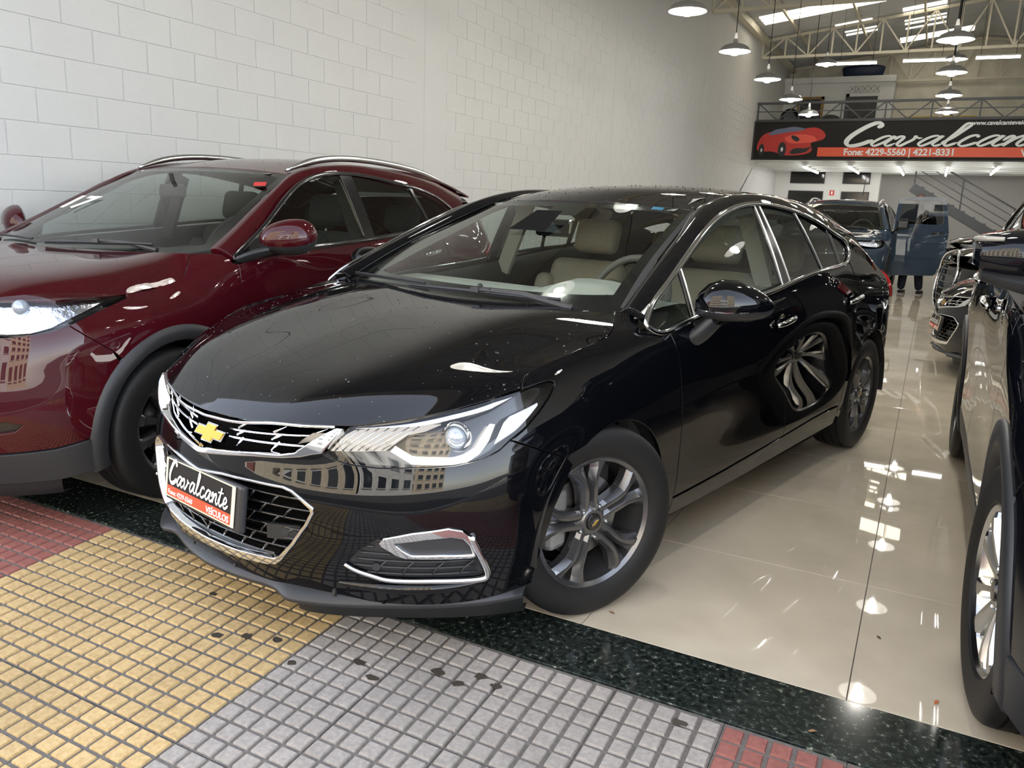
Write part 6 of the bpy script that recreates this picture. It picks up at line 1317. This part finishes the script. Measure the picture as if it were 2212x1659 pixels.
door=pocket(ro,wi,0,.09).build('open_door','paint_blue_grey',PK);door.location=(.86,.50,0);door.rotation_euler=(0,0,math.radians(3));door.scale=(.84,1,1)
MB().add([(x,.04,z) for x,z in wi],[tuple(range(len(wi)))]).build('door_window','tinted_glass',door)
MB().tube([(.70,-.02,1.03),(.72,-.05,1.03),(.86,-.05,1.04),(.88,-.02,1.04)],.016,8).build('door_handle','gloss_black',door,smooth=True);bevel(MB().box(.06,.27,-.16,-.03,1.08,1.24).build('door_mirror','gloss_black',door),.03,3)
for z in(.62,.86): MB().bar((.03,-.004,z),(.93,-.004,z+.03),.012,.012).build('door_crease','paint_blue_grey',door)
MB().tube([(.25,1.45,1.62),(.25,1.62,1.95)],[.008,.003],6).build('antenna','black_plastic',PK)
# ------------------------------------------------------------------ person standing behind the open door
mat('skin_tone',(.42,.24,.17),rough=.55);mat('hair_brown',(.075,.030,.018),rough=.6);mat('shirt_black',(.008,.008,.009),rough=.85);mat('jeans_navy',(.012,.016,.03),rough=.85);mat('shoe_dark',(.012,.012,.013),rough=.6);mat('shoe_sole',(.55,.54,.52),rough=.6)
PE=thing('person','person in black top and dark trousers standing behind the open pickup door','person',(-.26,14.05,0),math.radians(170))
def skinned(name,V,E,Rr,m,root=0,sub=2):
    me=bpy.data.meshes.new(name);me.from_pydata(V,E,[]);o=bpy.data.objects.new(name,me);COL.objects.link(o);o.parent=PE;me.materials.append(M[m])
    k=o.modifiers.new('skin','SKIN');k.use_smooth_shade=True;sv=me.skin_vertices[0].data
    for i,r in enumerate(Rr): sv[i].radius=(r,r) if not isinstance(r,tuple) else r;sv[i].use_root=(i==root)
    s=o.modifiers.new('sub','SUBSURF');s.levels=s.render_levels=sub;return o
bV=[(0,0,.98),(0,0,1.15),(0,.01,1.32),(0,.01,1.46),(0,0,1.54),(0,-.01,1.62),(0,-.02,1.70),
 (.10,0,.92),(.11,-.01,.50),(.12,.02,.09),(-.10,0,.92),(-.12,-.02,.50),(-.17,-.06,.09),
 (.19,.01,1.43),(.25,.02,1.18),(.22,-.14,1.02),(.21,-.22,1.0),(-.19,.01,1.43),(-.26,.02,1.18),(-.21,-.16,1.06),(-.19,-.24,1.05)]
bE=[(0,1),(1,2),(2,3),(3,4),(4,5),(5,6),(0,7),(7,8),(8,9),(0,10),(10,11),(11,12),(3,13),(13,14),(14,15),(15,16),(3,17),(17,18),(18,19),(19,20)]
bR=[(.15,.11),(.145,.105),(.165,.115),(.12,.09),.06,.075,.065,.095,.065,.045,.095,.065,.045,.07,.05,.038,.03,.07,.05,.038,.03]
body=skinned('body',bV,bE,bR,'shirt_black')
head=ball('head',(0,-.02,1.655),.098,'skin_tone',PE,24,sx=.80,sy=.98,sz=1.18)
ball('hair',(0,.008,1.685),.106,'hair_brown',PE,24,sx=.84,sy=.98,sz=1.02)
for s in(1,-1): ball('ear',(s*.082,-.01,1.645),.026,'skin_tone',head,10,sx=.4,sy=.7);ball('eye',(s*.032,-.105,1.665),.011,'sign_white',head,10)
ball('nose',(0,-.122,1.64),.016,'skin_tone',head,10,sz=1.5);MB().box(-.022,.022,-.112,-.104,1.603,1.609).build('mouth','sticker_red',head)
skinned('shirt',[(0,0,.96),(0,0,1.15),(0,.01,1.32),(0,.01,1.45),(.20,.01,1.43),(.255,.02,1.20),(-.20,.01,1.43),(-.265,.02,1.20)],[(0,1),(1,2),(2,3),(3,4),(4,5),(3,6),(6,7)],[(.185,.14),(.18,.135),(.195,.14),(.13,.10),.09,.075,.09,.075],'shirt_black',1)
skinned('trousers',[(0,0,.99),(.10,0,.90),(.11,-.01,.50),(.12,.02,.07),(-.10,0,.90),(-.12,-.02,.50),(-.17,-.06,.07)],[(0,1),(1,2),(2,3),(0,4),(4,5),(5,6)],[(.165,.13),.115,.085,.07,.115,.085,.07],'jeans_navy',0)
for x,y in((.12,.0),(-.17,-.08)):
    s_=bevel(MB().box(x-.045,x+.045,y-.19,y+.07,.018,.075).build('shoe','shoe_dark',PE),.025,3);bevel(MB().box(x-.048,x+.048,y-.195,y+.075,0,.02).build('shoe_sole','shoe_sole',s_),.006)
def hand(c,d,nm):
    h=MB();c=np.array(c);d=np.array(d);d=d/np.linalg.norm(d)
    hv=[tuple(c),tuple(c+d*.045),tuple(c+d*.085)];he=[(0,1),(1,2)];hr=[.024,.032,.030]
    for k,(o_,L) in enumerate(((-.026,.060),(-.009,.072),(.009,.068),(.026,.052))):
        b0=len(hv);hv+=[tuple(c+d*.088+np.array([o_,0,0])),tuple(c+d*(.088+L*.55)+np.array([o_,0,-.008])),tuple(c+d*(.088+L)+np.array([o_,0,-.028]))];he+=[(2,b0),(b0,b0+1),(b0+1,b0+2)];hr+=[.0095,.009,.0075]
    b0=len(hv);hv+=[tuple(c+d*.04+np.array([.036,0,-.004])),tuple(c+d*.075+np.array([.052,0,-.012]))];he+=[(1,b0),(b0,b0+1)];hr+=[.011,.009]
    skinned(nm,hv,he,hr,'skin_tone',1,1)
hand((.21,-.22,1.0),(0,-1,-.25),'hand');hand((-.19,-.24,1.05),(0,-1,-.2),'hand')
# ------------------------------------------------------------------ rain drops beaded on the black hatchback
def drops(net,poly,n,name,rmin=.0012,rmax=.0042,off=0,dens=None):
    P=np.asarray(poly,float);lo,hi=P.min(0),P.max(0);uv=RNG.uniform(lo,hi,(n*4,2));uv=uv[inside(P,uv)][:n];c=net.pt(uv)+off*net.nrm(uv);nr=net.nrm(uv);b=MB();sg=RNG.choice([-1,1],len(uv))
    for p,q,s in zip(c,nr,sg):
        r=rmin+(rmax-rmin)*RNG.random()**2.5;t=np.cross(q,[1,.2,.1]);t/=np.linalg.norm(t);w=np.cross(q,t);V=[]
        for k,h in((1,0),(.72,.42)): V+=[p+r*k*(math.cos(a)*t+math.sin(a)*w)+q*r*h for a in np.linspace(0,2*PI,7)[:-1]]
        V.append(p+q*r*.6);V=np.array(V)*[s,1,1];F=[(i,(i+1)%6,6+(i+1)%6,6+i) for i in range(6)]+[(6+i,6+(i+1)%6,12) for i in range(6)];b.add(V,F if s>0 else [f[::-1] for f in F])
    return tag(b.build(name,'water',BK,smooth=True),kind='stuff')
drops(bH,hp,420,'hood_water_drops');drops(bRF,[(0,0),(ru,0),(ru,rv),(0,rv)],700,'roof_water_drops',.0015,.005);drops(bWS,[(.05,.1),(wu-.02,.1),(wu-.02,wv-.03),(.05,wv-.03)],160,'windshield_water_drops',.0008,.0028)
# ------------------------------------------------------------------ small litter: dry leaves on floor and granite
mat('dry_leaf',(.28,.15,.07),rough=.8);mat('leaf_dark',(.07,.045,.03),rough=.8);mat('leaf_orange',(.45,.12,.03),rough=.7)
def leaf(x,y,s,a,m,label,z=.001):
    P=[(-1,0,0),(-.4,.35,.12),(.3,.38,.2),(1,0,.05),(.3,-.3,.18),(-.4,-.32,.1)];o=MB().add([(p[0]*s,p[1]*s,p[2]*s) for p in P]+[(0,0,.25*s)],[(i,(i+1)%6,6) for i in range(6)]).build('dry_leaf',m,None,smooth=True);o.location=(x,y,z);o.rotation_euler=(0,0,a);tag(o,label,'leaf')
leaf(-.105,-.195,.013,.5,'dry_leaf','curled tan dry leaf on the black granite threshold');leaf(.02,.42,.012,2.2,'leaf_dark','small brown leaf on beige floor tile near the crossover wheel');leaf(-.78,.12,.013,-.3,'dry_leaf','thin dry leaf beside the front tyre of the black hatchback');leaf(.185,.12,.014,1.2,'leaf_orange','orange leaf scrap against the crossover front tyre')
# water spots on the slabs below the dripping bumper
mat('wet_spot',(.065,.055,.045),rough=.35)
wsp=MB()
for x,y,r in((-1.62,-.55,.02),(-1.50,-.62,.016),(-1.33,-.52,.022),(-1.25,-.56,.02),(-1.10,-.45,.022),(-1.02,-.47,.018),(-.98,-.41,.02),(-.92,-.43,.016),(-1.72,-.58,.018),(-1.80,-.62,.02),(-.42,-.33,.02),(-2.0,-.45,.015)):
    k=11;ang=np.linspace(0,2*PI,k,endpoint=False);rr_=r*(.75+.5*RNG.random(k));z=-SL*(Y0-y)+.0006;wsp.add([(x+a*math.cos(t),y+.8*a*math.sin(t),z-SL*0) for a,t in zip(rr_,ang)]+[(x,y,z)],[(i,(i+1)%k,k) for i in range(k)])
tag(wsp.build('wet_spots','wet_spot',pv),kind='stuff')
